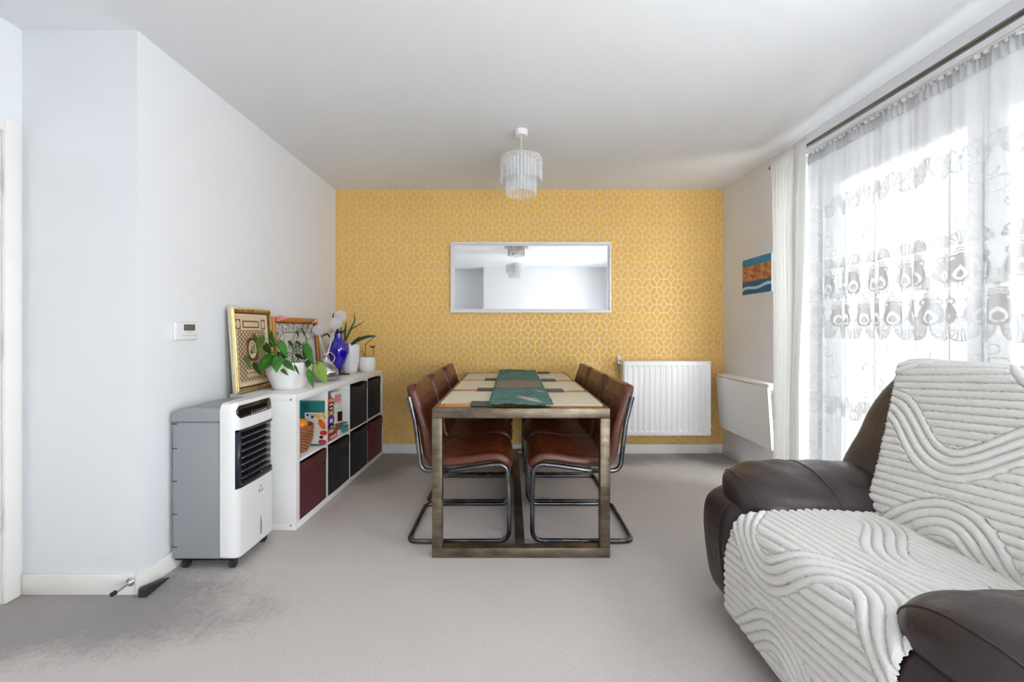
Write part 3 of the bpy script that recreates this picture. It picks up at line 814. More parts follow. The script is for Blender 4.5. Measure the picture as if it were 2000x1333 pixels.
def jar_stack():
    z_ = zb+.0425
    items = [('biscuit_pack', 'clear pack of brown biscuits resting on the red box', 'biscuit', .055, .038), ('fruit_pack', 'dark maroon fruit packet above the biscuits', 'pack_dark', .05, .022),
             ('sweet_box', 'purple sweet box in the middle of the snack stack', 'pack_purple', .046, .058), ('biscuit_pack', 'round brown biscuit pack above the purple box', 'biscuit', .05, .042),
             ('tin', 'small grey tin near the top of the snack stack', 'screw_grey', .042, .026), ('wafer_pack', 'red and white wafer packet under the orange packet', 'pack_red', .052, .026),
             ('wafer_pack', 'orange wafer packet on top of the snack stack', 'pack_orange', .05, .024)]
    for k, (nm, lb, mt, w_, h_) in enumerate(items):
        r_ = thing(nm, lb, 'snack', SL(-.056, y0+.068, z_), 'snack packets on the upper shelf', srz+random.uniform(-.1, .1))
        B().soft((-.05, -w_, 0), (.05, w_, h_), 6., 5).build('packet', mt, r_, smooth=60)
        B().box((.0485, -w_*.5, h_*.3), (.0508, w_*.3, h_*.7), .0006).build('label', 'pack_white' if mt != 'pack_white' else 'pack_red', r_)
        z_ += h_+.0004
jar_stack()
snack('tea_box', 'teal tea box lying on the shelf at the right of the snacks', 'box', -.044, y0+.299, zb, .0, [('carton', 'pack_teal', (-.05, -.032, 0), (.04, .031, .045), .002), ('label', 'pack_pink', (.0402, -.02, .01), (.0408, .02, .035), 0)])
snack('snack_bar', 'teal and white snack bar tilted on top of the teal tea box', 'snack', -.044, y0+.299, zb+.0455, .0, [('wrapper', 'pack_teal', (-.05, -.031, 0), (.035, .030, .022), .004), ('label', 'pack_white', (.0352, -.022, .005), (.036, .022, .018), 0)])
snack('cereal_box', 'small brown and white carton behind the teal tea box', 'box', -.16, y0+.305, zb, .0, [('carton', 'pack_brown', (-.03, -.022, 0), (.03, .022, .11), .002), ('label', 'pack_white', (.0302, -.018, .02), (.0308, .018, .07), 0)])

# ------------------------------------------------------------------ things on top of the shelf
STZ = SH
# gold frame, leaning on the wall
def lean_frame(name, label, cat, ya, yb, xb, xt, zt, fw, mats, print_mat, pw, ph, art=None):
    zb_ = STZ+.0005; hgt = math.hypot(zt-zb_, xt-xb); tilt = math.atan2(xb-xt, zt-zb_)
    r_ = thing(name, label, cat, (xb, (ya+yb)/2, zb_))
    r_.rotation_euler = (0, -tilt, 0)
    wd = yb-ya
    # local: y along the width, z up, +x towards the room
    outer = [(-wd/2, 0), (wd/2, 0), (wd/2, hgt), (-wd/2, hgt)]
    def molding(prof, mat, nm):
        for k in range(4):
            a, b_ = Vector(outer[k]), Vector(outer[(k+1) % 4]); dd = (b_-a).normalized(); nn = Vector((-dd.y, dd.x))
            R = []
            for e, sgn in ((a, 1), (b_, -1)):
                R.append([(h_, *(e+nn*i_+dd*sgn*i_)) for i_, h_ in prof])
            B().rings(R).build(nm, mat, r_, smooth=50)
    for prof, mat, nm in mats: molding(prof, mat, nm)
    iw, ih = wd-2*fw, hgt-2*fw
    b = B(); P = [[(.006, -iw/2+iw*j, fw+ih*i) for j in (0, 1)] for i in (0, 1)]
    b.grid(P, [[(pw*j, ph*i) for j in (0, 1)] for i in (0, 1)]).build('print', print_mat, r_, smooth=None)
    B().box((.0, -wd/2+.004, .004), (.0045, wd/2-.004, hgt-.004)).build('backing', 'pack_brown', r_)
    if art: art(r_, iw, ih, fw)
    return r_
gp = [([(0, .0), (0, .016), (.004, .022), (.010, .022), (.010, .0)], 'gold_pale', 'outer_moulding'),
      ([(.010, .0), (.010, .020), (.018, .026), (.028, .022), (.030, .0)], 'gold_frame', 'gold_moulding'),
      ([(.030, .0), (.030, .019), (.036, .017), (.036, .0)], 'gold_bead', 'beaded_edge'),
      ([(.036, .0), (.036, .012), (.052, .009), (.052, .0)], 'paper_cream', 'mount')]
def art_gold(r_, iw, ih, fw):
    cz = fw+ih*.5; s = iw/.27
    def stroke(pts, rad): B().tube([(.0068, p[0]*s, cz+p[1]*s) for p in crom([(a, b, 0) for a, b in pts], 5)], rad, 5).build('script_stroke', 'ink_black', r_)
    stroke([(.016, .03), (.016, 0), (.014, -.022)], .0018); stroke([(.006, .022), (.005, -.01), (-.002, -.022), (-.007, -.012), (-.006, .018)], .0018)
    stroke([(-.008, -.014), (-.015, -.022), (-.02, -.012), (-.015, -.005), (-.013, -.018)], .0018); stroke([(-.012, .028), (.0, .036), (.012, .030)], .0012)
lean_frame('gold_picture_frame', 'ornate gold framed print of brown medallions leaning on the wall', 'picture', 2.322, 2.712, -1.570, -1.604, 1.282, .050, gp, 'print_names', .27, .40, art_gold)
pp_ = [([(0, .0), (0, .018), (.006, .024), (.022, .026), (.034, .016), (.036, .0)], 'pine_frame', 'wooden_moulding'), ([(.036, 0), (.036, .012), (.042, .010), (.042, 0)], 'gold_bead', 'inner_edge')]
def art_call(r_, iw, ih, fw):
    def stroke(pts, rad): B().tube([(.0070, p[0], fw+p[1]) for p in crom([(a, b, 0) for a, b in pts], 6)], rad, 5).build('script_stroke', 'ink_black', r_)
    rr = random.Random(3)
    for k in range(5): x_ = -.03+.05*k; stroke([(x_, .235-.01*k), (x_+.006, .18-.01*k), (x_+.02, .13-.008*k)], .0030)
    for k in range(9): y_ = .06+.018*k; x_ = -.12+rr.uniform(-.02, .05); stroke([(x_, y_), (x_+.06, y_-.014), (x_+.12, y_+.006), (x_+.17, y_-.010), (x_+.22, y_+.012)], .0020)
    for k in range(8): x_ = -.10+.035*k; stroke([(x_, .20), (x_+.012, .225), (x_+.026, .205), (x_+.010, .192)], .0016)
lean_frame('wooden_picture_frame', 'orange wood framed black calligraphy print leaning behind the leafy plant', 'picture', 2.725, 3.362, -1.566, -1.600, 1.238, .042, pp_, 'print_calligraphy', .55, .36, art_call)

def leaf_mesh(b, base, tip, width, normal, heart=.25, droop=.12, fold=.18, n=9):
    """one blade from base to tip, curved, with a central fold"""
    base, tip, nm = Vector(base), Vector(tip), Vector(normal).normalized(); ax = tip-base; L_ = ax.length; ax.normalize()
    sd = ax.cross(nm).normalized(); nm = sd.cross(ax).normalized(); P = []
    for i in range(n+1):
        t_ = i/n; wv = (math.sin(PI*min(1, t_**.62))**.8 if heart else math.sin(PI*min(1, t_**.8*.97+.03)))*width/2
        if heart: wv = width/2*(1-(abs(t_-.28)/.72)**1.7 if t_ > .28 else (1-((.28-t_)/.28)**2*.75))
        wv = max(wv, .0008)
        c_ = base+ax*L_*t_-nm*droop*L_*t_*t_+nm*droop*L_*t_
        row = []
        for j in range(-3, 4):
            q = j/3; back = -heart*L_*.55*(abs(q)**1.2)*max(0, 1-t_*3.2) if heart else 0
            row.append(c_+sd*wv*q+nm*(fold*wv*(abs(q)))-nm*.35*wv*q*q*.4+ax*back)
        P.append(row)
    return b.grid(P)

# leafy plant in a round white pot
pl = thing('potted_plant', 'leafy green potted plant with pink flower in a round white pot on the shelf', 'plant', (-1.402, 2.600, STZ+.0005), world=True)
pc_ = Vector((-1.402, 2.600, STZ+.0005))
pr = [(.088, 0), (.094, .004), (.098, .02), (.110, .05), (.125, .09), (.130, .12), (.126, .15), (.120, .168), (.114, .166), (.118, .15), (.112, .135), (.0, .135)]
B().lathe(pr, 40, pc_, caps=False).build('pot', 'ceramic_white', pl, smooth=60)
B().lathe([(.0, .140), (.113, .141), (.113, .136)], 28, pc_, caps=False).build('soil', 'soil', pl)
Z4 = 7.014
def lp(cx_, cy_, D): return at(420+cx_/Z4, 590+cy_/Z4, D)
LV = [((790, 735), (600, 965), 195, 2.47, 'leaf_green'), ((862, 755), (842, 975), 145, 2.44, 'leaf_green'), ((795, 600), (775, 385), 120, 2.55, 'leaf_green'),
      ((640, 480), (590, 700), 120, 2.46, 'leaf_olive'), ((885, 550), (1000, 775), 105, 2.50, 'leaf_green'), ((860, 720), (1000, 760), 95, 2.52, 'leaf_dark'),
      ((690, 590), (760, 720), 100, 2.56, 'leaf_dark'), ((955, 815), (1095, 955), 90, 2.47, 'leaf_green'), ((1240, 590), (1345, 860), 125, 2.55, 'leaf_green'),
      ((1290, 800), (1260, 915), 100, 2.56, 'leaf_dark'), ((1275, 925), (1350, 1185), 80, 2.46, 'leaf_green'), ((1395, 860), (1530, 1115), 190, 2.50, 'leaf_light'),
      ((415, 740), (492, 930), 60, 2.37, 'leaf_olive'), ((535, 840), (640, 1020), 75, 2.43, 'leaf_dark'), ((1230, 640), (1240, 800), 80, 2.60, 'leaf_dark'),
      ((905, 915), (1005, 1012), 50, 2.46, 'leaf_olive'), ((1090, 870), (1155, 1000), 35, 2.47, 'leaf_dark'), ((510, 455), (600, 520), 70, 2.41, 'leaf_olive'),
      ((1010, 530), (1080, 640), 45, 2.58, 'leaf_dark'), ((1110, 540), (1190, 600), 45, 2.60, 'leaf_dark'), ((1100, 720), (1230, 790), 50, 2.57, 'leaf_dark'), ((1120, 390), (1150, 490), 30, 2.62, 'leaf_dark'), ((1180, 350), (1275, 560), 28, 2.64, 'leaf_dark'),
      ((880, 620), (820, 560), 70, 2.56, 'leaf_olive')]
ctr = pc_+Vector((0, 0, .15))
for i, (ba, ti, wd, D, mt) in enumerate(LV):
    p0, p1 = lp(*ba, D+.02), lp(*ti, D-.02)
    nm = Vector((.25*math.sin(i*2.1), -1, .45+.25*math.cos(i*1.7)))
    b = B(); leaf_mesh(b, p0, p1, wd/Z4*D/FPX, nm, .3 if wd > 85 else .05, .10)
    b.build('leaf', mt, pl, smooth=80, thick=.0012)
    root_ = ctr+Vector(((p0.x-ctr.x)*.25, (p0.y-ctr.y)*.25, 0)); mid = (root_+p0)/2+Vector((0, 0, .05))
    B().tube(crom([root_, mid, p0], 6), .0016, 5).build('stalk', 'stem_green', pl)
for k, (a_, b_, D) in enumerate((((930, 800), (915, 300), 2.60), ((950, 700), (1100, 420), 2.62), ((1010, 720), (1330, 480), 2.60), ((1060, 780), (1345, 275), 2.62), ((1150, 780), (1215, 960), 2.50))):
    p0, p1 = lp(*a_, D), lp(*b_, D)
    B().tube(crom([p0, (p0+p1)/2+Vector((.01, 0, .015)), p1], 6), .0011, 5).build('stalk', 'stem_dark' if k < 3 else 'stem_white', pl)
for k, (cx_, cy_, w_, D) in enumerate(((925, 240, 150, 2.60), (1378, 275, 62, 2.62))):
    c_ = lp(cx_, cy_, D); s_ = w_/Z4*D/FPX; b = B()
    leaf_mesh(b, c_+Vector((-s_/2, 0, -.004)), c_+Vector((s_/2, 0, .006)), s_*.62, (0.1, -.8, .6), .05, .3, .5)
    b.build('flower', 'flower_pink', pl, smooth=80, thick=.0015)
    B().tube([c_, c_+Vector((.006, -.004, .018))], .0022, 6).build('spadix', 'paper_cream', pl)
# white pebble shaped ornament behind the pot
orn = thing('ornament', 'small rounded white ornament behind the round white pot', 'ornament', (-1.505, 2.716, STZ+.0005))
B().soft((-.028, -.035, 0), (.028, .035, .045), 3.2, 8).build('body', 'ceramic_white', orn, smooth=80); B().soft((-.02, -.03, .040), (.02, .03, .056), 3., 6).build('cap', 'ceramic_white', orn, smooth=80)

# silver glass vase with white allium stems
sv = thing('glass_vase', 'squat silver swirled glass vase holding white ball flowers', 'vase', (-1.340, 2.985, STZ+.0005), world=True)
sc_ = Vector((-1.340, 2.985, STZ+.0005))
B().lathe([(.065, 0), (.078, .004), (.088, .016), (.088, .03), (.080, .034)], 32, sc_).build('clear_base', 'clear_glass', sv, smooth=60)
B().lathe([(.0, .0345), (.076, .035), (.086, .050), (.082, .075), (.063, .102), (.042, .128), (.026, .150), (.019, .165), (.021, .178), (.017, .178), (.015, .165), (.0, .160)], 32, sc_, caps=False).build('body', 'silver_glass', sv, smooth=60)
B().tube(crom([sc_+Vector((.0, .075, .10)), sc_+Vector((.02, .10, .16)), sc_+Vector((-.02, .115, .20)), sc_+Vector((-.05, .09, .18)), sc_+Vector((-.045, .05, .12))], 8), .004, 8).build('handle', 'chrome', sv)
B().box(sc_+Vector((.058, .045, 0)), sc_+Vector((.078, .07, .03)), .003).build('clear_foot', 'clear_glass', sv)
def allium(head, rad, label, seedv, leafs=True):
    r_ = thing('allium_flower', label, 'flower', (sc_.x, sc_.y, sc_.z+.15), 'white ball flowers in the silver vase', world=True)
    p0 = sc_+Vector((0, 0, .150)); hd = Vector(head)
    st_ = crom([p0, p0*.55+hd*.45+Vector((0, 0, .01)), hd], 8)
    B().tube(st_, .0032, 7).build('stem', 'stem_white', r_)
    rr = random.Random(seedv); b = B(); N = 230
    for k in range(N):
        z_ = 1-2*(k+.5)/N; ph = k*2.39996; q = math.sqrt(1-z_*z_); dv = Vector((q*math.cos(ph), q*math.sin(ph), z_))
        c_ = hd+dv*rad*rr.uniform(.86, 1.0); t1 = dv.orthogonal().normalized(); t2 = dv.cross(t1); s_ = rad*.17; a0 = rr.uniform(0, 3)
        for j in range(5):
            a = a0+2*PI*j/5; pd = t1*math.cos(a)+t2*math.sin(a); sdv = dv.cross(pd)
            b.add([c_-dv*.002, c_+pd*s_*.6+sdv*s_*.25+dv*.001, c_+pd*s_*1.1+dv*.003, c_+pd*s_*.6-sdv*s_*.25+dv*.001], [(0, 1, 2, 3)])
    fl = b.build('florets', 'flower_white', r_, smooth=None); fl['kind'] = 'stuff'
    B().lathe([(.0005, -rad*.6), (rad*.5, -rad*.35), (rad*.6, 0), (rad*.5, rad*.35), (.0005, rad*.6)], 12, hd).build('flower_core', 'stem_white', r_)
allium(at(655, 632, 2.95), .043, 'front white ball flower in front of the blue vase neck', 1)
allium(at(664.5, 618, 3.05), .043, 'highest white ball flower against the yellow wall', 2)
allium(at(620.5, 645.5, 2.97), .036, 'smaller white ball flower beside the wooden picture frame', 3)

# cobalt vase
bv = thing('blue_vase', 'tall cobalt blue glass vase with flared black rim on a dark stand', 'vase', (-1.425, 3.40, STZ+.0005), world=True)
vc = Vector((-1.425, 3.40, STZ+.0005))
B().lathe([(.045, 0), (.058, .003), (.058, .010), (.03, .014), (.018, .03)], 32, vc).build('stand', 'plastic_black', bv, smooth=50)
B().box(vc+Vector((.0, -.012, 0)), vc+Vector((.095, .012, .008)), .002).build('stand_foot', 'plastic_black', bv)
B().lathe([(.018, .026), (.028, .045), (.048, .085), (.068, .13), (.083, .18), (.086, .215), (.078, .25), (.055, .275), (.036, .290), (.031, .31), (.032, .345)], 40, vc, caps=False).build('body', 'cobalt_glass', bv, smooth=70)
B().lathe([(.032, .343), (.042, .352), (.062, .357), (.062, .360), (.040, .357), (.029, .345)], 40, vc, caps=False).build('flared_rim', 'plastic_navy', bv, smooth=50)

# big white pot with strap leaves
bp = thing('strap_leaf_plant', 'strap leaved plant in a tall tapered white pot beside the blue vase', 'plant', (-1.395, 3.585, STZ+.0005), world=True)
qc = Vector((-1.395, 3.585, STZ+.0005))
B().lathe([(.052, 0), (.056, .003), (.064, .05), (.073, .12), (.079, .19), (.080, .245), (.075, .245), (.073, .20), (.0, .20)], 36, qc, caps=False).build('pot', 'ceramic_white', bp, smooth=60)
B().lathe([(.0, .215), (.074, .216), (.074, .205)], 24, qc, caps=False).build('soil', 'soil', bp)
def S1(cx_, cy_, D): return at(640+cx_/8.883, 590+cy_/8.883, D)
for pts, wd, D, mt in (([(310, 750), (300, 560), (325, 330)], 44, 3.58, 'leaf_dark'), ([(320, 660), (400, 470), (470, 320), (455, 180)], 36, 3.56, 'leaf_olive'), ([(330, 620), (410, 480), (540, 400), (645, 330)], 20, 3.55, 'leaf_dark'),
                       ([(405, 745), (470, 680), (560, 595)], 36, 3.53, 'leaf_dark'), ([(410, 745), (560, 650), (710, 605), (850, 592)], 60, 3.50, 'leaf_dark'), ([(270, 745), (235, 560), (222, 390)], 26, 3.62, 'leaf_dark'),
                       ([(240, 640), (270, 510), (375, 490)], 18, 3.60, 'leaf_olive'), ([(150, 560), (165, 470), (190, 520)], 60, 3.62, 'leaf_dark'), ([(40, 620), (-10, 560), (-90, 600), (-140, 680)], 30, 3.55, 'leaf_dark'), ([(265, 750), (255, 680), (240, 600)], 30, 3.55, 'leaf_dark'), ([(110, 290), (95, 250), (108, 190)], 28, 3.60, 'leaf_dark')):
    cl = crom([S1(*p, D) for p in pts], 7); n = len(cl); P = []
    for i, c_ in enumerate(cl):
        t_ = i/(n-1); tn = (cl[min(i+1, n-1)]-cl[max(i-1, 0)]).normalized(); sd = tn.cross(Vector((0.2, -1, .3))).normalized()
        hw = wd/8.883*D/FPX/2*max(.06, math.sin(PI*(.18+.82*t_))**.7); nm = sd.cross(tn)
        P.append([c_+sd*hw*q+nm*abs(q)*hw*.35 for q in (-1, -.5, 0, .5, 1)])
    B().grid(P).build('leaf', mt, bp, smooth=80, thick=.0012)
# small seedling pot
sp = thing('seedling_pot', 'small barrel shaped white pot with dark seedlings at the shelf end', 'plant', (-1.272, 3.655, STZ+.0005), world=True)
qc = Vector((-1.272, 3.655, STZ+.0005))
B().lathe([(.056, 0), (.062, .004), (.071, .04), (.073, .075), (.068, .122), (.064, .130), (.060, .128), (.062, .118), (.0, .116)], 36, qc, caps=False).build('pot', 'ceramic_white', sp, smooth=60)
B().lathe([(.0, .125), (.0615, .126), (.062, .119)], 24, qc, caps=False).build('soil', 'soil', sp)
for pts, r_ in (([(650, 945), (652, 770), (660, 735), (720, 680), (800, 620), (850, 590)], .003), ([(798, 940), (795, 840), (800, 790)], .0028), ([(630, 940), (625, 890), (600, 860), (580, 865)], .0026)):
    B().tube(crom([S1(*p, 3.65) for p in pts], 6), r_, 6, rf=lambda t_: 1-.45*t_).build('stalk', 'stem_dark', sp)
for a_, b_, w_ in (((800, 800), (720, 765), 30), ((798, 790), (822, 755), 34), ((770, 770), (745, 800), 26), ((655, 760), (668, 715), 22), ((720, 690), (810, 605), 16), ((600, 860), (580, 870), 18)):
    b = B(); leaf_mesh(b, S1(*a_, 3.65), S1(*b_, 3.64), w_/8.883*3.65/FPX, (.2, -1, .6), .05); b.build('leaf', 'leaf_dark', sp, smooth=80, thick=.001)

# ------------------------------------------------------------------ air cooler
ac = thing('air_cooler', 'grey and white portable air cooler on casters in front of the shelf', 'air cooler', (-1.455, 2.105, 0), world=True)
AX0, AX1, AY0, AY1, AZ0, AZ1 = -1.606, -1.372, 1.940, 2.272, .060, .778
B().box((AX0, AY0+.004, AZ0), (AX1, AY1-.004, .712), .010, 3).build('body', 'plastic_grey', ac)
pr = []
b = B()
prof = [(AX0, .714), (AX0, .742), (AX0+.012, .762), (AX0+.035, .774), (AX0+.07, AZ1), (AX1, AZ1), (AX1, .714)]
b.rings([[(x_, AY0+.004, z_) for x_, z_ in prof], [(x_, AY1-.004, z_) for x_, z_ in prof]]).build('top_cover', 'plastic_grey', ac, smooth=50)
for z_ in (.115, .272, .428, .584, .700):
    B().box((AX0+.002, AY0+.0032, z_), (AX0+.026, AY0+.0042, z_+.006)).build('side_slot', 'slot_grey', ac)
# white front, rounded vertical edges: outline in plan extruded; recess for grille
def front_x(y_):
    f = (y_-AY0)/(AY1-AY0); e = min(f, 1-f)*(AY1-AY0)
    return AX1+.020+.050*math.sqrt(max(0, 1-(1-min(e/.045, 1))**2))+.006*math.sin(PI*f)
FZ0, FZ1 = .056, .802
def front_panel(z0_, z1_, ya, yb, nm, mat, push=0., rz0=0., rz1=0., n=26):
    P = []
    for i in range(n+1):
        y_ = ya+(yb-ya)*i/n; P.append([(front_x(y_)+push, y_, z0_), (front_x(y_)+push, y_, z1_)])
    return P
GZ0, GZ1, GY0, GY1 = .386, .668, 1.956, 2.264
b = B(); ny, nz = 44, 40
ysl = [AY0+(AY1-AY0)*i/ny for i in range(ny+1)]; zsl = [FZ0+(FZ1-FZ0)*i/nz for i in range(nz+1)]
ysl = sorted(set([min(ysl, key=lambda q: abs(q-GY0)) if False else q for q in ysl]+[GY0, GY1])); zsl = sorted(set(zsl+[GZ0, GZ1]))
vi = {}
def clampz(y_, z_):   # rounded panel corners
    e = min(y_-AY0, AY1-y_); r_ = .035
    if e < r_:
        k = r_-math.sqrt(max(0, r_*r_-(r_-e)**2)); return min(max(z_, FZ0+k*.6), FZ1-k)
    return z_
for i, y_ in enumerate(ysl):
    for j, z_ in enumerate(zsl):
        vi[i, j] = len(b.v); tl_ = .012*max(0, (z_-.69)/.11); b.v.append(Vector((front_x(y_)-tl_, y_, clampz(y_, z_))))
for i in range(len(ysl)-1):
    for j in range(len(zsl)-1):
        ym_, zm_ = (ysl[i]+ysl[i+1])/2, (zsl[j]+zsl[j+1])/2
        if GY0 < ym_ < GY1 and GZ0 < zm_ < GZ1: continue
        b.f.append((vi[i, j], vi[i+1, j], vi[i+1, j+1], vi[i, j+1]))
# side skirts back to the grey body
for i_, y_ in ((0, AY0), (len(ysl)-1, AY1)):
    for j in range(len(zsl)-1):
        o = len(b.v); p0, p1 = b.v[vi[i_, j]], b.v[vi[i_, j+1]]
        b.v += [Vector((AX1-.002, y_, p0.z)), Vector((AX1-.002, y_, p1.z))]; b.f.append((vi[i_, j], vi[i_, j+1], o+1, o))
for j_ in (0, len(zsl)-1):
    for i in range(len(ysl)-1):
        o = len(b.v); p0, p1 = b.v[vi[i, j_]], b.v[vi[i+1, j_]]
        b.v += [Vector((AX1-.002, p0.y, p0.z)), Vector((AX1-.002, p1.y, p1.z))]; b.f.append((vi[i, j_], vi[i+1, j_], o+1, o))
b.build('front_panel', 'plastic_white', ac, smooth=50)
# grille: recess frame, back, louvres, fins
b = B(); fx = lambda y_: front_x(y_)+.0015
rb_ = .028
B().box((AX1+.002, GY0, GZ0), (AX1+.010, GY1, GZ1)).build('grille_back', 'plastic_black', ac)
P = []
for i in range(13):
    y_ = GY0+.034*i/12; P.append([(fx(y_)+.004*math.sin(PI*i/12)-.012*(i/12)**2, y_, GZ0+.012*(1-i/12)**2), (fx(y_)+.004*math.sin(PI*i/12)-.012*(i/12)**2, y_, GZ1-.012*(1-i/12)**2)])
b.grid(P)
b.build('grille_bezel', 'plastic_navy', ac, smooth=50, thick=.003)
for z_a, z_b, nm in ((GZ0, GZ0+.022, 'grille_sill'), (GZ1-.012, GZ1, 'grille_head')):
    P = [[(front_x(GY0+.02+(GY1-GY0-.02)*i/12)-.002+.002*k, GY0+.02+(GY1-GY0-.02)*i/12, z_a+(z_b-z_a)*k) for k in (0, 1)] for i in range(13)]
    B().grid(P).build(nm, 'plastic_navy', ac, smooth=50, thick=.006)
ny_ = 8
for k in range(7):
    z_ = GZ0+.040+k*.033; P = []
    for i in range(15):
        y_ = GY0+.036+(GY1-GY0-.040)*i/14; xx = front_x(y_)-.006; P.append([(xx, y_, z_), (xx-.018, y_, z_+.006), (xx-.034, y_, z_+.012)])
    B().grid(P).build('louvre', 'plastic_black', ac, smooth=60, thick=.003)
    P = [[(p[0][0]+.0012, p[0][1], p[0][2]-.0012), (p[0][0]+.0012, p[0][1], p[0][2]+.0014)] for p in P]
    B().grid(P).build('louvre_lip', 'brushed_steel', ac, smooth=60, thick=.0012)
for k in range(8):
    y_ = GY0+.058+.0285*k; xx = front_x(y_)-.020
    B().box((xx-.03, y_-.0012, GZ0+.02), (xx, y_+.0012, GZ1-.01)).build('fin', 'plastic_grey' if False else 'plastic_navy', ac)
# control display
P = []; yy = [1.964+(2.246-1.964)*i/24 for i in range(25)]
def dz(y_):
    e = min(y_-1.964, 2.246-y_); r_ = .024; return r_-math.sqrt(max(0, r_*r_-(r_-min(e, r_))**2))
for y_ in yy:
    za, zb_ = .722+dz(y_)*.9, .784-dz(y_)*.9
    P.append([(front_x(y_)+.0016-.012*max(0, (z_-.69)/.11), y_, z_) for z_ in (za, za*.66+zb_*.34, za*.34+zb_*.66, zb_)])
B().grid(P).build('control_display', 'display_black', ac, smooth=60, thick=.002)
for k in range(7):
    y_ = 2.062+.019*k; xx = front_x(y_)+.0030-.012*max(0, (.733-.69)/.11)
    B().tube([(xx, y_+.0045*math.cos(a), .731+.0035*math.sin(a)) for a in [2*PI*q/10 for q in range(10)]], .0007, 4, closed=True).build('touch_icon', 'ink_white', ac)
    B().tube([(xx, y_-.003, .742), (xx, y_+.003, .742)], .0009, 4).build('touch_icon', 'ink_white', ac)
# emblem: roof outline over small letters, and water level window
def ln(pts, r_, nm='emblem', mt='ink_grey'): B().tube([(front_x(p[0])+.0006, p[0], p[1]) for p in pts], r_, 5).build(nm, mt, ac)
ey, ez = 2.130, .318
ln([(ey-.010, ez+.018), (ey, ez+.030), (ey+.010, ez+.018)], .0008); ln([(ey-.006, ez+.014), (ey, ez+.021), (ey+.006, ez+.014)], .0007)
ln([(ey-.017, ez+.014), (ey-.017, ez-.008)], .0010); ln([(ey-.017, ez+.004), (ey-.011, ez+.004), (ey-.011, ez-.008)], .0008)
ln([(ey-.006+.005*math.cos(a)+.0, ez-.002+.006*math.sin(a)) for a in [2*PI*q/10 for q in range(11)]], .0008)
ln([(ey+.003, ez-.008), (ey+.003, ez+.004), (ey+.008, ez+.003), (ey+.008, ez-.008)], .0008); ln([(ey+.008, ez+.003), (ey+.013, ez+.003), (ey+.013, ez-.008)], .0008)
ln([(ey+.017, ez-.002), (ey+.022, ez-.002), (ey+.021, ez+.004), (ey+.017, ez+.002), (ey+.018, ez-.008), (ey+.022, ez-.007)], .0007)
wl = [(2.124, .088), (2.140, .088), (2.140, .150), (2.132, .195), (2.124, .150)]
B().add([(front_x(p[0])+.0012, p[0], p[1]) for p in wl], [tuple(range(5))]).build('water_window', 'plastic_grey', ac, smooth=None)
B().box((AX0+.01, AY0+.012, .052), (AX1+.05, AY1-.012, .0595)).build('base_plate', 'plastic_black', ac)
for x_, y_ in ((-1.565, 1.985), (-1.340, 1.985), (-1.340, 2.225), (-1.565, 2.225)):
    B().tube([(x_-.009, y_, .022), (x_+.009, y_, .022)], .0215, 18).tube([(x_-.013, y_, .022), (x_+.013, y_, .022)], .014, 14).box((x_-.011, y_-.006, .030), (x_+.011, y_+.018, .052), .004).build('caster', 'rubber_black', ac)

# ------------------------------------------------------------------ wall fittings
th = thing('thermostat', 'white room thermostat with small grey screen on the left wall', 'thermostat', (XL, 2.03, 1.145), world=True)
B().box((XL, 1.957, 1.098), (XL+.008, 2.107, 1.192), .003).build('wall_plate', 'plastic_white', th); B().box((XL+.006, 1.962, 1.100), (XL+.027, 2.104, 1.190), .008, 3).build('case', 'plastic_white', th)
B().box((XL+.0265, 2.012, 1.147), (XL+.0278, 2.082, 1.178), .001).build('screen_bezel', 'lcd_dark', th); B().box((XL+.0276, 2.014, 1.149), (XL+.0284, 2.074, 1.176)).build('screen', 'lcd', th)
B().tube([(XL+.0272, 2.030, 1.139), (XL+.0272, 2.058, 1.139)], .0011, 5).build('print_mark', 'ink_grey', th)
for z_ in (1.155, 1.168): B().box((XL+.0262, 2.088, z_), (XL+.0284, 2.098, z_+.007), .001).build('button', 'plastic_white', th)
B().box((XL+.0262, 2.0, 1.122), (XL+.0276, 2.09, 1.1235)).build('lid_line', 'ink_grey', th)

mi = thing('wall_mirror', 'long white framed mirror on the yellow wall above the table', 'mirror', (.194, YB, 1.64), world=True)
MX0, MX1, MZ0, MZ1, MF = -.5496, .9380, 1.3105, 1.9660, .020
for a_, b_ in (((MX0, MZ0), (MX1, MZ0+MF)), ((MX0, MZ1-MF), (MX1, MZ1)), ((MX0, MZ0+MF), (MX0+MF, MZ1-MF)), ((MX1-MF, MZ0+MF), (MX1, MZ1-MF))):
    B().box((a_[0], YB-.040, a_[1]), (b_[0], YB-.002, b_[1]), .003).build('frame', 'plastic_white', mi)
g_ = MF
for a_, b_ in (((MX0+g_, MZ0+g_), (MX1-g_, MZ0+g_+.016)), ((MX0+g_, MZ1-g_-.016), (MX1-g_, MZ1-g_)), ((MX0+g_, MZ0+g_+.016), (MX0+g_+.016, MZ1-g_-.016)), ((MX1-g_-.016, MZ0+g_+.016), (MX1-g_, MZ1-g_-.016))):
    B().box((a_[0], YB-.028, a_[1]), (b_[0], YB-.002, b_[1]), .004).build('inner_frame', 'plastic_white', mi)
B().box((MX0+g_+.0162, YB-.024, MZ0+g_+.0162), (MX1-g_-.0162, YB-.018, MZ1-g_-.0162)).build('mirror_glass', 'mirror_silver', mi)

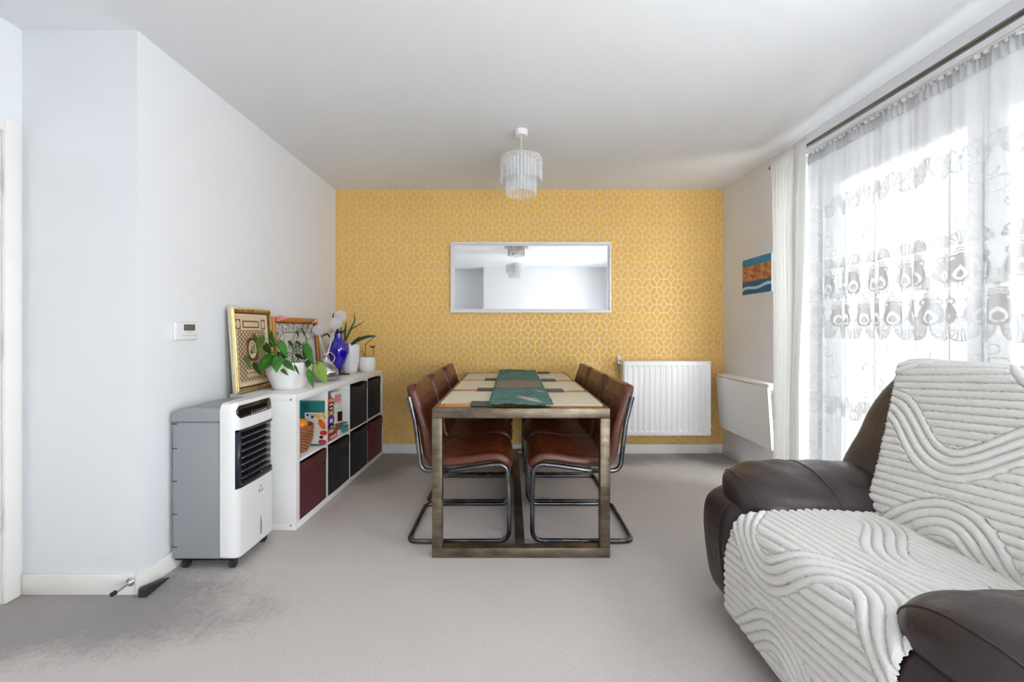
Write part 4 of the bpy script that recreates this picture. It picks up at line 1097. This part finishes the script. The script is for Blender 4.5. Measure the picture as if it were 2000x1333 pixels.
ra_ = thing('radiator', 'white panel radiator with vertical flutes on the yellow wall', 'radiator', (1.41, YB, .2), world=True)
RX0, RX1, RZ0, RZ1, RYF, RYB = 1.020, 1.800, .203, .868, 3.664, 3.796
b = B(); nfl = 15; P = []; cols = []
px0, px1 = RX0+.018, RX1-.018; zz = [RZ0, RZ0+.012, RZ0+.035, RZ0+.05, RZ1-.05, RZ1-.035, RZ1-.012, RZ1]
xs_ = [RX0, RX0+.006]
pit = (px1-px0)/nfl
for k in range(nfl):
    for q in (.0, .18, .34, .66, .82): xs_.append(px0+(k+q)*pit)
xs_ += [px1, RX1-.006, RX1]
for z_ in zz:
    row = []
    for x_ in xs_:
        q = ((x_-px0)/pit) % 1.; inx = px0 < x_ < px1-.0001
        inz = RZ0+.045 < z_ < RZ1-.045
        d_ = .0 if not (inx and inz) else .007*max(0, min(1, (abs(q-.5)-.16)/.16))*-1+.0
        e = min(x_-RX0, RX1-x_, z_-RZ0, RZ1-z_); ed = .005*max(0, 1-e/.006)
        row.append((x_, RYF+ed-(-d_ if False else 0)+(-d_), z_))
    P.append(row)
B().grid(P).build('front_panel', 'radiator_white', ra_, smooth=25)
B().box((RX0, RYF+.0055, RZ0+.002), (RX1, RYF+.016, RZ1-.002), .002).build('panel_core', 'radiator_white', ra_)
B().box((RX0, RYB-.016, RZ0+.004), (RX1, RYB, RZ1-.004), .004).build('rear_panel', 'radiator_white', ra_)
B().box((RX0-.002, RYF+.010, RZ0+.03), (RX0+.002, RYB-.004, RZ1+.002), .001).build('side_cover', 'radiator_white', ra_); B().box((RX1-.002, RYF+.010, RZ0+.03), (RX1+.002, RYB-.004, RZ1+.002), .001).build('side_cover', 'radiator_white', ra_)
tb = B()
for k in range(26): x_ = RX0+.012+k*.0295; tb.box((x_, RYF+.018, RZ1-.004), (x_+.020, RYB-.018, RZ1+.001))
tb.build('top_grille', 'radiator_white', ra_)
B().box((RX0+.002, RYF+.004, RZ1-.003), (RX1-.002, RYF+.018, RZ1+.002), .001).box((RX0+.002, RYB-.018, RZ1-.003), (RX1-.002, RYB-.002, RZ1+.002), .001).build('top_rim', 'radiator_white', ra_)
for x_ in (RX0+.15, RX1-.15): B().box((x_-.015, RYB, .35), (x_+.015, YB-.001, .75), .002).build('bracket', 'radiator_white', ra_)
vx = RX0-.028; vy = 3.74
B().lathe([(.012, .872), (.016, .876), (.019, .905), (.017, .918), (.0, .919)], 16, (vx, vy, 0), caps=False).build('valve_cap', 'plastic_white', ra_, smooth=40)
B().lathe([(.007, .795), (.010, .80), (.010, .83), (.013, .834), (.013, .855), (.010, .862), (.012, .872)], 14, (vx, vy, 0)).tube([(vx, vy, .845), (RX0+.002, vy, .845)], .007, 10).build('valve_body', 'chrome', ra_, smooth=40)
B().tube(fillet([(vx, vy, .80), (vx, vy, .775), (vx, YB-.002, .775)], .02), .0065, 10).build('supply_pipe', 'chrome', ra_, smooth=40)
vx = RX1+.026
B().lathe([(.010, .252), (.014, .254), (.016, .285), (.014, .290), (.0, .290)], 16, (vx, vy, 0), caps=False).build('valve_cap', 'plastic_white', ra_, smooth=40)
B().lathe([(.007, .200), (.009, .205), (.009, .225), (.012, .228), (.012, .245), (.010, .252)], 14, (vx, vy, 0)).tube([(vx, vy, .236), (RX1-.002, vy, .236)], .007, 10).build('valve_body', 'chrome', ra_, smooth=40)
B().tube(fillet([(vx, vy, .205), (vx, vy, .19), (vx, YB-.002, .19)], .02), .0065, 10).build('return_pipe', 'chrome', ra_, smooth=40)

pa = thing('canvas_painting', 'small canvas painting of a sunset sky over blue waves on the right wall', 'painting', (XR, 3.27, 1.59), world=True)
B().box((XR-.024, 3.08, 1.443), (XR-.0005, 3.462, 1.733), .002).build('canvas', 'canvas_white', pa)
B().grid([[(XR-.0246, 3.462-.382*j, 1.443+.29*i) for j in (0, 1)] for i in (0, 1)], [[(j, i) for j in (0, 1)] for i in (0, 1)]).build('painted_face', 'painted_seascape', pa, smooth=None)

dl = thing('drop_leaf_table', 'white folding wall table with its leaf hanging down beside the radiator', 'table', (XR, 3.33, .5), world=True)
B().box((1.866, 2.955, .738), (XR-.0005, 3.700, .757), .002).build('shelf_top', 'shelf_white', dl)
lf = B(); c0 = Vector((1.862, 0, .732)); c1 = Vector((1.893, 0, .278)); dn = (c1-c0).normalized(); nn = Vector((dn.z, 0, -dn.x)); nn = nn if nn.x < 0 else -nn
lf.rings([[c0+Vector((0, y_, 0)), c1+Vector((0, y_, 0)), c1-nn*.020+Vector((0, y_, 0)), c0-nn*.020+Vector((0, y_, 0))] for y_ in (2.962, 3.697)]).build('drop_leaf', 'shelf_white', dl)
B().box((XR-.022, 2.975, .66), (XR-.0005, 3.69, .7375), .002).build('wall_rail', 'shelf_white', dl); B().box((1.885, 2.968, .712), (1.910, 2.985, .7375), .001).build('hinge_block', 'plastic_white', dl)
B().tube([(1.895, 2.99, .485), (1.955, 2.99, .487)], .005, 8).box((XR-.03, 2.975, .44), (XR-.0005, 3.01, .53), .002).build('catch', 'chrome', dl)

# pendant lamps
pd = thing('pendant_lamp', 'crystal tiered pendant lamp hanging over the dining table', 'lamp', (.074, 2.69, HC))
pd.location.z = HC
B().lathe([(.0, 0), (.043, 0), (.043, -.026), (.036, -.036), (.006, -.040), (.0, -.040)], 28, caps=False).build('ceiling_rose', 'plastic_white', pd, smooth=40)
B().tube([(0, 0, -.036), (0, 0, -.18)], .0028, 8).build('cord', 'plastic_white', pd)
B().lathe([(.018, -.18), (.021, -.19), (.021, -.235), (.0, -.236)], 16, caps=False).build('lamp_holder', 'plastic_white', pd, smooth=40)
def hoop(r_, z_): B().tube([(r_*math.cos(2*PI*k/48), r_*math.sin(2*PI*k/48), z_) for k in range(48)], .0018, 6, closed=True).build('hoop', 'chrome', pd)
for r_, z_ in ((.134, -.182), (.098, -.182), (.060, -.182)): hoop(r_, z_)
for k in range(6): a = PI*k/3; B().tube([(.018*math.cos(a), .018*math.sin(a), -.185), (.134*math.cos(a), .134*math.sin(a), -.182)], .0016, 6).build('spoke', 'chrome', pd)
def crystal_mesh(w_, l_):
    b = B(); h = w_/2; d_ = .0045
    ring = lambda z_, k: [(-h*k, 0, z_), (-h*k*.4, d_*k, z_), (h*k*.4, d_*k, z_), (h*k, 0, z_), (h*k*.4, -d_*k, z_), (-h*k*.4, -d_*k, z_)]
    return b.rings([ring(0, .75), ring(-.006, 1), ring(-l_+.012, 1), ring(-l_, .55)])
for (r_, z_, l_, nn_) in ((.134, -.184, .150, 36), (.098, -.205, .215, 28), (.060, -.184, .17, 16)):
    proto = None
    for k in range(nn_):
        a = 2*PI*k/nn_
        if proto is None: o = crystal_mesh(2*PI*r_/nn_*.86, l_).build('crystal', 'crystal', pd, smooth=None); proto = o
        else: o = proto.copy(); COL.objects.link(o)
        o.location = (r_*math.cos(a), r_*math.sin(a), z_); o.rotation_euler = (0, 0, a+PI/2)
B().lathe([(.0, -.237), (.012, -.238), (.013, -.255), (.028, -.285), (.030, -.305), (.022, -.325), (.0, -.333)], 20, caps=False).build('bulb', 'ceramic_white', pd, smooth=70)
pd2 = tree_copy(pd); pd2.location = (.072, .63, HC); tag(pd2, 'second crystal pendant lamp, seen only as the lower lamp in the mirror')
# ------------------------------------------------------------------ curtains
RX, RZc = 1.885, 2.318
cr = thing('curtain_rod', 'long grey metal curtain rod with thin white track under it', 'curtain rod', (RX, 1.5, RZc), world=True)
B().tube([(RX, 2.93, RZc), (RX, -.3, RZc)], .0125, 14).build('pole', 'rod_metal', cr)
B().rings([[(RX+r_*math.cos(2*PI*k/18), 2.928+d_, RZc+r_*math.sin(2*PI*k/18)) for k in range(18)] for r_, d_ in ((.012, 0), (.019, .010), (.019, .026), (.012, .036), (.002, .040))]).build('finial', 'rod_metal', cr, smooth=40)
B().box((RX+.040, -.3, RZc-.030), (RX+.058, 2.88, RZc-.016), .003).build('sheer_track', 'plastic_white', cr)
for y_ in (2.86, 1.1): B().box((RX-.005, y_-.01, RZc-.020), (XR-.0005, y_+.01, RZc-.012), .002).box((XR-.006, y_-.02, RZc-.06), (XR-.0005, y_+.02, RZc+.03), .002).build('bracket', 'rod_metal', cr)
# heavy white curtain
cu = thing('curtain', 'heavy white pleated curtain gathered at the window edge by the painting', 'curtain', (RX, 2.70, 0), world=True)
P = []
nu, nv = 240, 46
for i in range(nv+1):
    f = i/nv; z_ = 2.352-(2.352-.025)*f; row = []
    ya = 2.915-.050*min(1, f*2.2)+.03*f; yb = 2.553+.050*min(1, f*1.6)+.015*f
    for j in range(nu+1):
        s_ = j/nu; k = min(1, .35+f*3)
        narrow = 2*PI*8*min(s_, .70)/.70*.70
        w_ = .014*math.sin(2*PI*6.5*s_/.70) if s_ < .70 else -.030*math.sin(PI*(s_-.70)/.30)   # narrow pleats, then one broad fold
        x_ = RX-.036+k*w_+.006*math.sin(2*PI*1.3*s_+1.5*f)*k+.004*math.sin(9*f+5*s_)
        if f < .05 and s_ < .7: x_ = RX-.034+.007*math.sin(2*PI*14*s_)
        row.append((x_, ya+(yb-ya)*(s_+.008*math.sin(2*PI*6.5*s_/.70+1+2*f)*k), z_))
    P.append(row)
B().grid(P).build('drape', 'curtain_white', cu, smooth=80, thick=.0015)
# sheer lace curtain: folded cloth, lace woven in as a thread-density attribute
def smooth01(x, a, b): t_ = np.clip((x-a)/(b-a), 0, 1); return t_*t_*(3-2*t_)
def lace_threads(U, V):
    cw = .118
    rep_ = lambda x, p: (np.floor(x/p)*-p+x)-p/2
    def line(d_, w_): return 1-smooth01(np.abs(d_), w_*.55, w_)
    out = np.zeros_like(U)
    def put(a): np.maximum(out, a, out=out)
    def drops(z0, sh):
        x = rep_(U+sh, cw); ax = np.abs(x); y = V-z0; ok = (y > -.012) & (y < .185)
        def drop(h, y0, k):
            t_ = np.clip((y-y0)/h, 0, 1); hw = np.sqrt(t_)*(1-t_)**.9*k; return np.where((y > y0) & (y < y0+h), hw-ax, -1.)
        body = smooth01(drop(.128, .010, .118), 0, .0015)
        hole = smooth01(drop(.062, .022, .066), 0, .0015); core = smooth01(drop(.040, .028, .040), 0, .0015)
        put(ok*np.maximum(body*(1-hole)*.95, core*.85))
        put(ok*line(np.hypot(ax-.026, y-.116)-.0125, .0050)*.9)               # curls
        put(ok*line(np.hypot(ax-.022, y-.108)-.004, .004)*.7)
        for q in range(3): put(ok*(ax < .036-.007*q)*line(y-(.136+.012*q)+ax*.35, .0042)*.85)   # leaf tuft
        put(ok*smooth01(.010-ax-np.abs(y-.176)*.9, 0, .002)*.9)
        xb = rep_(U+sh+cw/2, cw); r_ = np.hypot(xb, y+.004); an = np.arctan2(xb, y+.02)
        fan = (r_ < .052)*(y > -.010)
        put(fan*(.22+.30*(np.sin(an*24) > .2))); put((y > -.010)*line(r_-.052, .0040)*.85*(np.sin(an*50) > -.55))
    drops(1.160, 0.); drops(1.345, cw/2)
    def scallop(z0, h, sh, up=1, w_=1.):
        x = rep_(U+sh, cw); y = (V-z0)*up; r_ = np.hypot(x, y); an = np.arctan2(x, y+.02); ok = y > -.004
        put(w_*ok*(r_ < h)*(.30+.38*(np.sin(an*22) > .2))); put(w_*ok*line(r_-h, .0045)*.9*(np.sin(an*46) > -.6))
    scallop(1.522, .050, cw/2); scallop(1.152, .050, cw/2, -1)
    for zc in (1.885, .70, .22):
        scallop(zc, .056, 0., 1, .8); scallop(zc-.004, .050, cw/2, -1, .8)
    cell_ = .16; rw = np.floor(U/cell_); x = rep_(U, cell_); y = rep_(V+rw*.13, .24)      # faint scrolls
    an = np.arctan2(y, x); r_ = np.hypot(x, y)
    sc = line(r_-.030-.012*np.sin(an), .0028)*(an > -2.4)*.65
    sc = np.maximum(sc, line(np.hypot(x+.02, y-.075)-.020, .0026)*(x > -.030)*.6); sc = np.maximum(sc, line(np.hypot(x-.03, y+.07)-.016, .0026)*.5)
    band = ((V > 1.14) & (V < 1.58)) | (V > 1.80)
    put(np.where(band, 0, sc))
    return np.clip(out, 0, 1)
ns, nv = 860, 470
Y_END = .90
Ltot = 2.66-Y_END
S_, F_ = np.meshgrid(np.linspace(0, Ltot, ns+1), np.linspace(0, 1, nv+1))
Zs = 2.292-(2.292-.02)*F_; Ks = .25+.75*np.minimum(1, F_*4)
PHs = 2*PI*S_/.165+1.1*np.sin(2.1*S_)+1.9*np.sin(5.3*S_+.7)
Ys = 2.66-S_+.020*Ks*np.sin(PHs+.5*np.sin(2*F_))+.003*Ks*np.sin(2.7*PHs)
Xs = RX+.052+.017*Ks*np.cos(PHs)+.005*Ks*np.sin(2*PI*S_/.047+2*np.sin(3*S_))+np.where(F_ < .03, .006*np.sin(2*PI*S_/.024), 0)
Us = S_*1.3
LC = lace_threads(Us, Zs)
wv_ = .012*np.sin(Us*31)*np.sin(Us*11.3+.4)
SDn = .966+wv_*.9+np.where(Zs > 2.21, .03, 0)+np.where(Zs < .055, .02, 0)
sheer = thing('sheer_curtain', 'long white sheer lace curtain with teardrop bands across the window', 'curtain', (RX+.05, 1.4, 0))
me = bpy.data.meshes.new('lace_panel')
co = np.stack([Xs-(RX+.05), Ys-1.4, Zs], -1).reshape(-1, 3).astype(np.float32)
ii = (np.arange(nv)[:, None]*(ns+1)+np.arange(ns)[None, :]).reshape(-1)
quads = np.stack([ii, ii+1, ii+ns+2, ii+ns+1], -1).astype(np.int32)
me.vertices.add(len(co)); me.vertices.foreach_set('co', co.ravel())
me.loops.add(quads.size); me.loops.foreach_set('vertex_index', quads.ravel())
me.polygons.add(len(quads)); me.polygons.foreach_set('loop_start', np.arange(0, quads.size, 4, dtype=np.int32))
me.update(calc_edges=True)
me.polygons.foreach_set('use_smooth', np.ones(len(quads), dtype=bool))
for nm, ar_ in (('lace', LC), ('sheer', SDn)):
    at_ = me.attributes.new(nm, 'FLOAT', 'POINT'); at_.data.foreach_set('value', ar_.reshape(-1).astype(np.float32))
me.materials.append(MT['sheer_lace']); me.update()
lo = bpy.data.objects.new('lace_panel', me); COL.objects.link(lo); lo.parent = sheer
BASES[sheer.name] = Vector((RX+.05, 1.4, 0))
Ltot = 2.66-Y_END
tape = [[(RX+.048+.006*math.sin(2*PI*j*.9), 2.66-Ltot*j/500, 2.300-.028*i) for j in range(501)] for i in range(2)]
B().grid(tape).build('header_tape', 'curtain_white', sheer, smooth=80)

# ------------------------------------------------------------------ recliner armchair
ar = thing('armchair', 'dark brown leather recliner armchair by the window', 'armchair', (1.30, 1.24, 0), world=True)
ARMFN = {}
def armbody(ya, yb, nm, sgn):
    def fn(x_, y_, z_):
        f = z_/.52; x2 = x_
        fr_ = max(0, (1.0-x_)/.18)           # front part
        x2 += .030*(1-min(1, f*1.6))*fr_-.012*math.sin(PI*min(1, f))*fr_
        y2 = y_+sgn*.012*math.sin(PI*f)-sgn*.018*(1-f)
        z2 = z_-(.045*fr_ if f > .7 else 0)*((f-.7)/.3 if f > .7 else 0)
        return (x2, y2, z2)
    ARMFN[sgn] = fn
    B().soft((.845, ya, .025), (1.62, yb, .505), 7., 16, fn).build(nm, 'leather_sofa', ar, smooth=70)
armbody(1.555, 1.815, 'arm', 1); armbody(.66, .965, 'arm', -1)
def padfn(ya, yb, sgn, front):
    def fn(x_, y_, z_):
        q = (y_-(ya+yb)/2)/((yb-ya)/2)*sgn           # -1 outer .. hmm +1 inner
        fr_ = max(0, (front+.16-x_)/.16)
        z2 = z_-.050*max(0, q)**1.5-.012*q-.018*fr_**2+.020*max(0, (x_-1.2)/.3)
        z2 += .004*math.sin(17*x_+4*y_)*math.sin(13*y_+3)+.0025*math.sin(45*x_+21*y_)
        x2 = x_+.02*fr_*abs(q)**2
        return (x2, y_, z2)
    return fn
def arm_pad(ya, yb, sgn, front, back, z0_, z1_):
    fn = padfn(ya, yb, sgn, front)
    p = B().soft((front, ya, z0_), (back, yb, z1_), 3.6, 20, fn).build('arm_pad', 'leather_sofa', ar, smooth=80)
    # seams: a ring across the pad and one round the front
    def ringx(xf, r_, grow=1.0):
        c = Vector(((front+back)/2, (ya+yb)/2, (z0_+z1_)/2)); d_ = Vector(((back-front)/2, (yb-ya)/2, (z1_-z0_)/2))
        xs = (xf-c.x)/d_.x; kx = (1-min(.999, abs(xs))**3.6)**(1/3.6); pts = []
        for k in range(56):
            a = 2*PI*k/56; cc, ss = math.cos(a), math.sin(a); m_ = (abs(cc)**3.6+abs(ss)**3.6)**(1/3.6)
            pts.append(fn(xf, c.y+d_.y*cc/m_*kx*grow, c.z+d_.z*ss/m_*kx*grow))
        B().tube(pts, r_, 6, closed=True).build('seam', 'leather_sofa', p, smooth=80)
    ringx(front+.035, .0032); ringx(front+.33, .0030)
    return p
arm_pad(1.490, 1.812, -1, .885, 1.48, .435, .585)
arm_pad(.655, 1.005, 1, .865, 1.48, .435, .590)
# base, seat, back
B().soft((.90, .93, .045), (1.60, 1.58, .30), 8., 8).build('base', 'leather_sofa', ar, smooth=70)
B().soft((.868, .965, .20), (1.42, 1.545, .452), 6., 14).build('seat_cushion', 'leather_sofa', ar, smooth=70)
B().box((.98, .75, .0), (1.55, 1.75, .05), .01).build('plinth', 'plastic_black', ar)
def backfn(x_, y_, z_):
    f = (z_-.36)/.62; q = (y_-1.245)/.56
    x2 = x_+.022+.50*(z_-.45)+.035*q*q-.014*math.sin(PI*max(0, min(1, f)))
    z2 = z_-.016*abs(q)**3*max(0, f)
    y2 = y_
    x2 += .004*math.sin(30*z_+3*y_)*math.sin(11*y_)
    return (x2, y2, z2)
B().soft((1.350, .69, .34), (1.540, 1.835, .998), 7., 22, backfn).build('backrest', 'leather_sofa', ar, smooth=80)
def arm_seam(ya, yb, sgn, ty):      # stitched seam over the front of an arm
    c = Vector((1.2325, (ya+yb)/2, .265)); d_ = Vector((.3875, (yb-ya)/2, .24)); pts = []
    for t_ in [(-1, ty, -1+k*.1) for k in range(21)]+[(-1+k*.07, ty, 1) for k in range(1, 7)]:
        t2 = [math.copysign(abs(q)**.85, q) for q in t_]; k_ = sum(abs(q)**7 for q in t2)**(1/7)
        pts.append(ARMFN[sgn](*[c[i]+d_[i]*t2[i]/k_*1.003 for i in range(3)]))
    B().tube(pts[4:], .0026, 6).build('seam', 'leather_sofa', ar)
arm_seam(1.555, 1.815, 1, -.35); arm_seam(.66, .965, -1, -.45)

# throws: ridged fleece with looping bands cut across straight ridges
PIT = .0285
def ridge(a, b):
    """height of the pile at cloth coordinates a, b (metres)"""
    def stripes(q):
        r_ = abs(((q/PIT) % 1.)-.5)*2; return math.sqrt(max(0., 1-r_**2.6))
    best = None
    for k in range(-3, 7):       # looping bands of four ridges
        ph = a*2*PI/.56+k*2.15; A_ = .085+.02*math.sin(k*3.1)
        cur = .04+.33*k+A_*math.sin(ph)
        slope = A_*math.cos(ph)*2*PI/.56
        d_ = (b-cur)/math.sqrt(1+slope*slope)
        if abs(d_) < 2*PIT and (best is None or abs(d_) < abs(best)): best = d_
    return stripes(best) if best is not None else stripes(b+a*.12)
def throw(name, label, pathfn, na, nb, La, edge0, edge1, loc, rot, mat='fleece_white'):
    rr = random.Random(11)
    r_ = thing(name, label, 'throw', loc, world=True)
    P = []
    pa_ = [pathfn(i/na) for i in range(na+1)]
    nrm_ = []
    for i in range(na+1):
        t_ = (pa_[min(i+1, na)]-pa_[max(i-1, 0)]).normalized(); n_ = Vector((-t_.z, 0, t_.x)); nrm_.append(n_)
    s_ = [0]
    for i in range(na): s_.append(s_[-1]+(pa_[i+1]-pa_[i]).length)
    for i in range(na+1):
        f = i/na; ya, yb = edge0(f), edge1(f); row = []
        ya += rr.uniform(-.004, .004); yb += rr.uniform(-.004, .004)
        for j in range(nb+1):
            q = j/nb; y_ = ya+(yb-ya)*q
            u_, v_ = (y_, s_[i]) if not rot else (s_[i]*.8+y_*.6, y_*.8-s_[i]*.6)
            h = .017*ridge(u_, v_)+rr.uniform(0, .0007)
            e = min(j, nb-j, i, na-i)/8.; h *= min(1, .35+e)
            bul = .0
            row.append(Vector((pa_[i].x, y_, pa_[i].z))+nrm_[i]*(h+.002))
        P.append(row)
    B().grid(P).build('fleece', mat, r_, smooth=80)
    return r_
def poly_path(pts, rad):
    p = fillet([(x_, 0, z_) for x_, z_ in pts], rad, 14); s_ = [0]
    for i in range(1, len(p)): s_.append(s_[-1]+(p[i]-p[i-1]).length)
    L_ = s_[-1]
    def fn(t_):
        d_ = t_*L_
        for i in range(1, len(p)):
            if s_[i] >= d_-1e-9:
                q = (d_-s_[i-1])/max(1e-9, s_[i]-s_[i-1]); return p[i-1].lerp(p[i], q)
        return p[-1].copy()
    return fn, L_
pf, La = poly_path([(.838, .075), (.836, .32), (.852, .462), (1.10, .478), (1.375, .466)], [0, .3, .075, .3, 0])
throw('throw_blanket', 'white ridged fleece throw spread over the armchair seat and its front', pf, 330, 300, La,
      lambda f: .885+.072*min(1, max(0, (f-.46)/.12)), lambda f: 1.578-.060*min(1, max(0, (f-.22)/.25)), (1.05, 1.25, .46), False)
pf2, Lb = poly_path([(1.345, .440), (1.350, .52), (1.585, 1.012), (1.705, 1.018), (1.800, .86)], [0, .05, .065, .06, 0])
throw('throw_blanket', 'white ridged fleece throw draped over the armchair backrest', pf2, 330, 340, Lb,
      lambda f: .62, lambda f: 1.525+.145*min(1, f/.68)-.012*math.sin(PI*min(1, f/.68)), (1.55, 1.2, .46), False)

# ------------------------------------------------------------------ small things by the door
ds = thing('door_stop', 'chrome rod door stop with black rubber tip on the baseboard', 'door stop', (-1.640, YC-BT, .060), world=True)
B().tube([(-1.640, YC-BT, .060), (-1.640, YC-BT-.006, .060)], .018, 24).tube([(-1.640, YC-BT-.005, .060), (-1.640, YC-BT-.012, .060)], .010, 16).build('flange', 'chrome', ds)
B().tube([(-1.640, YC-BT-.010, .060), (-1.641, YC-BT-.072, .058)], .0065, 14).build('rod', 'chrome', ds)
B().tube([(-1.641, YC-BT-.070, .058), (-1.6415, YC-BT-.086, .0575)], .0095, 16).build('rubber_tip', 'rubber_black', ds)
dw = thing('door_wedge', 'dark grey rubber door wedge on the carpet at the wall corner', 'door wedge', (-1.585, 1.82, 0), rz=.10)
b = B(); pr = [(-.062, .0), (.075, .0), (.075, .003), (.03, .014), (-.045, .036), (-.058, .034)]
b.rings([[(-.016, y_, z_+.0005) for y_, z_ in pr], [(.016, y_, z_+.0005) for y_, z_ in pr]]).build('wedge', 'rubber_black', dw, smooth=30)
for k in range(4): B().box((-.0165, -.045+.02*k, .0302-.0062*k), (.0165, -.042+.02*k, .0322-.0062*k)).build('grip_ridge', 'rubber_black', dw)
for o in bpy.data.objects:
    if '_base' in o: del o['_base']
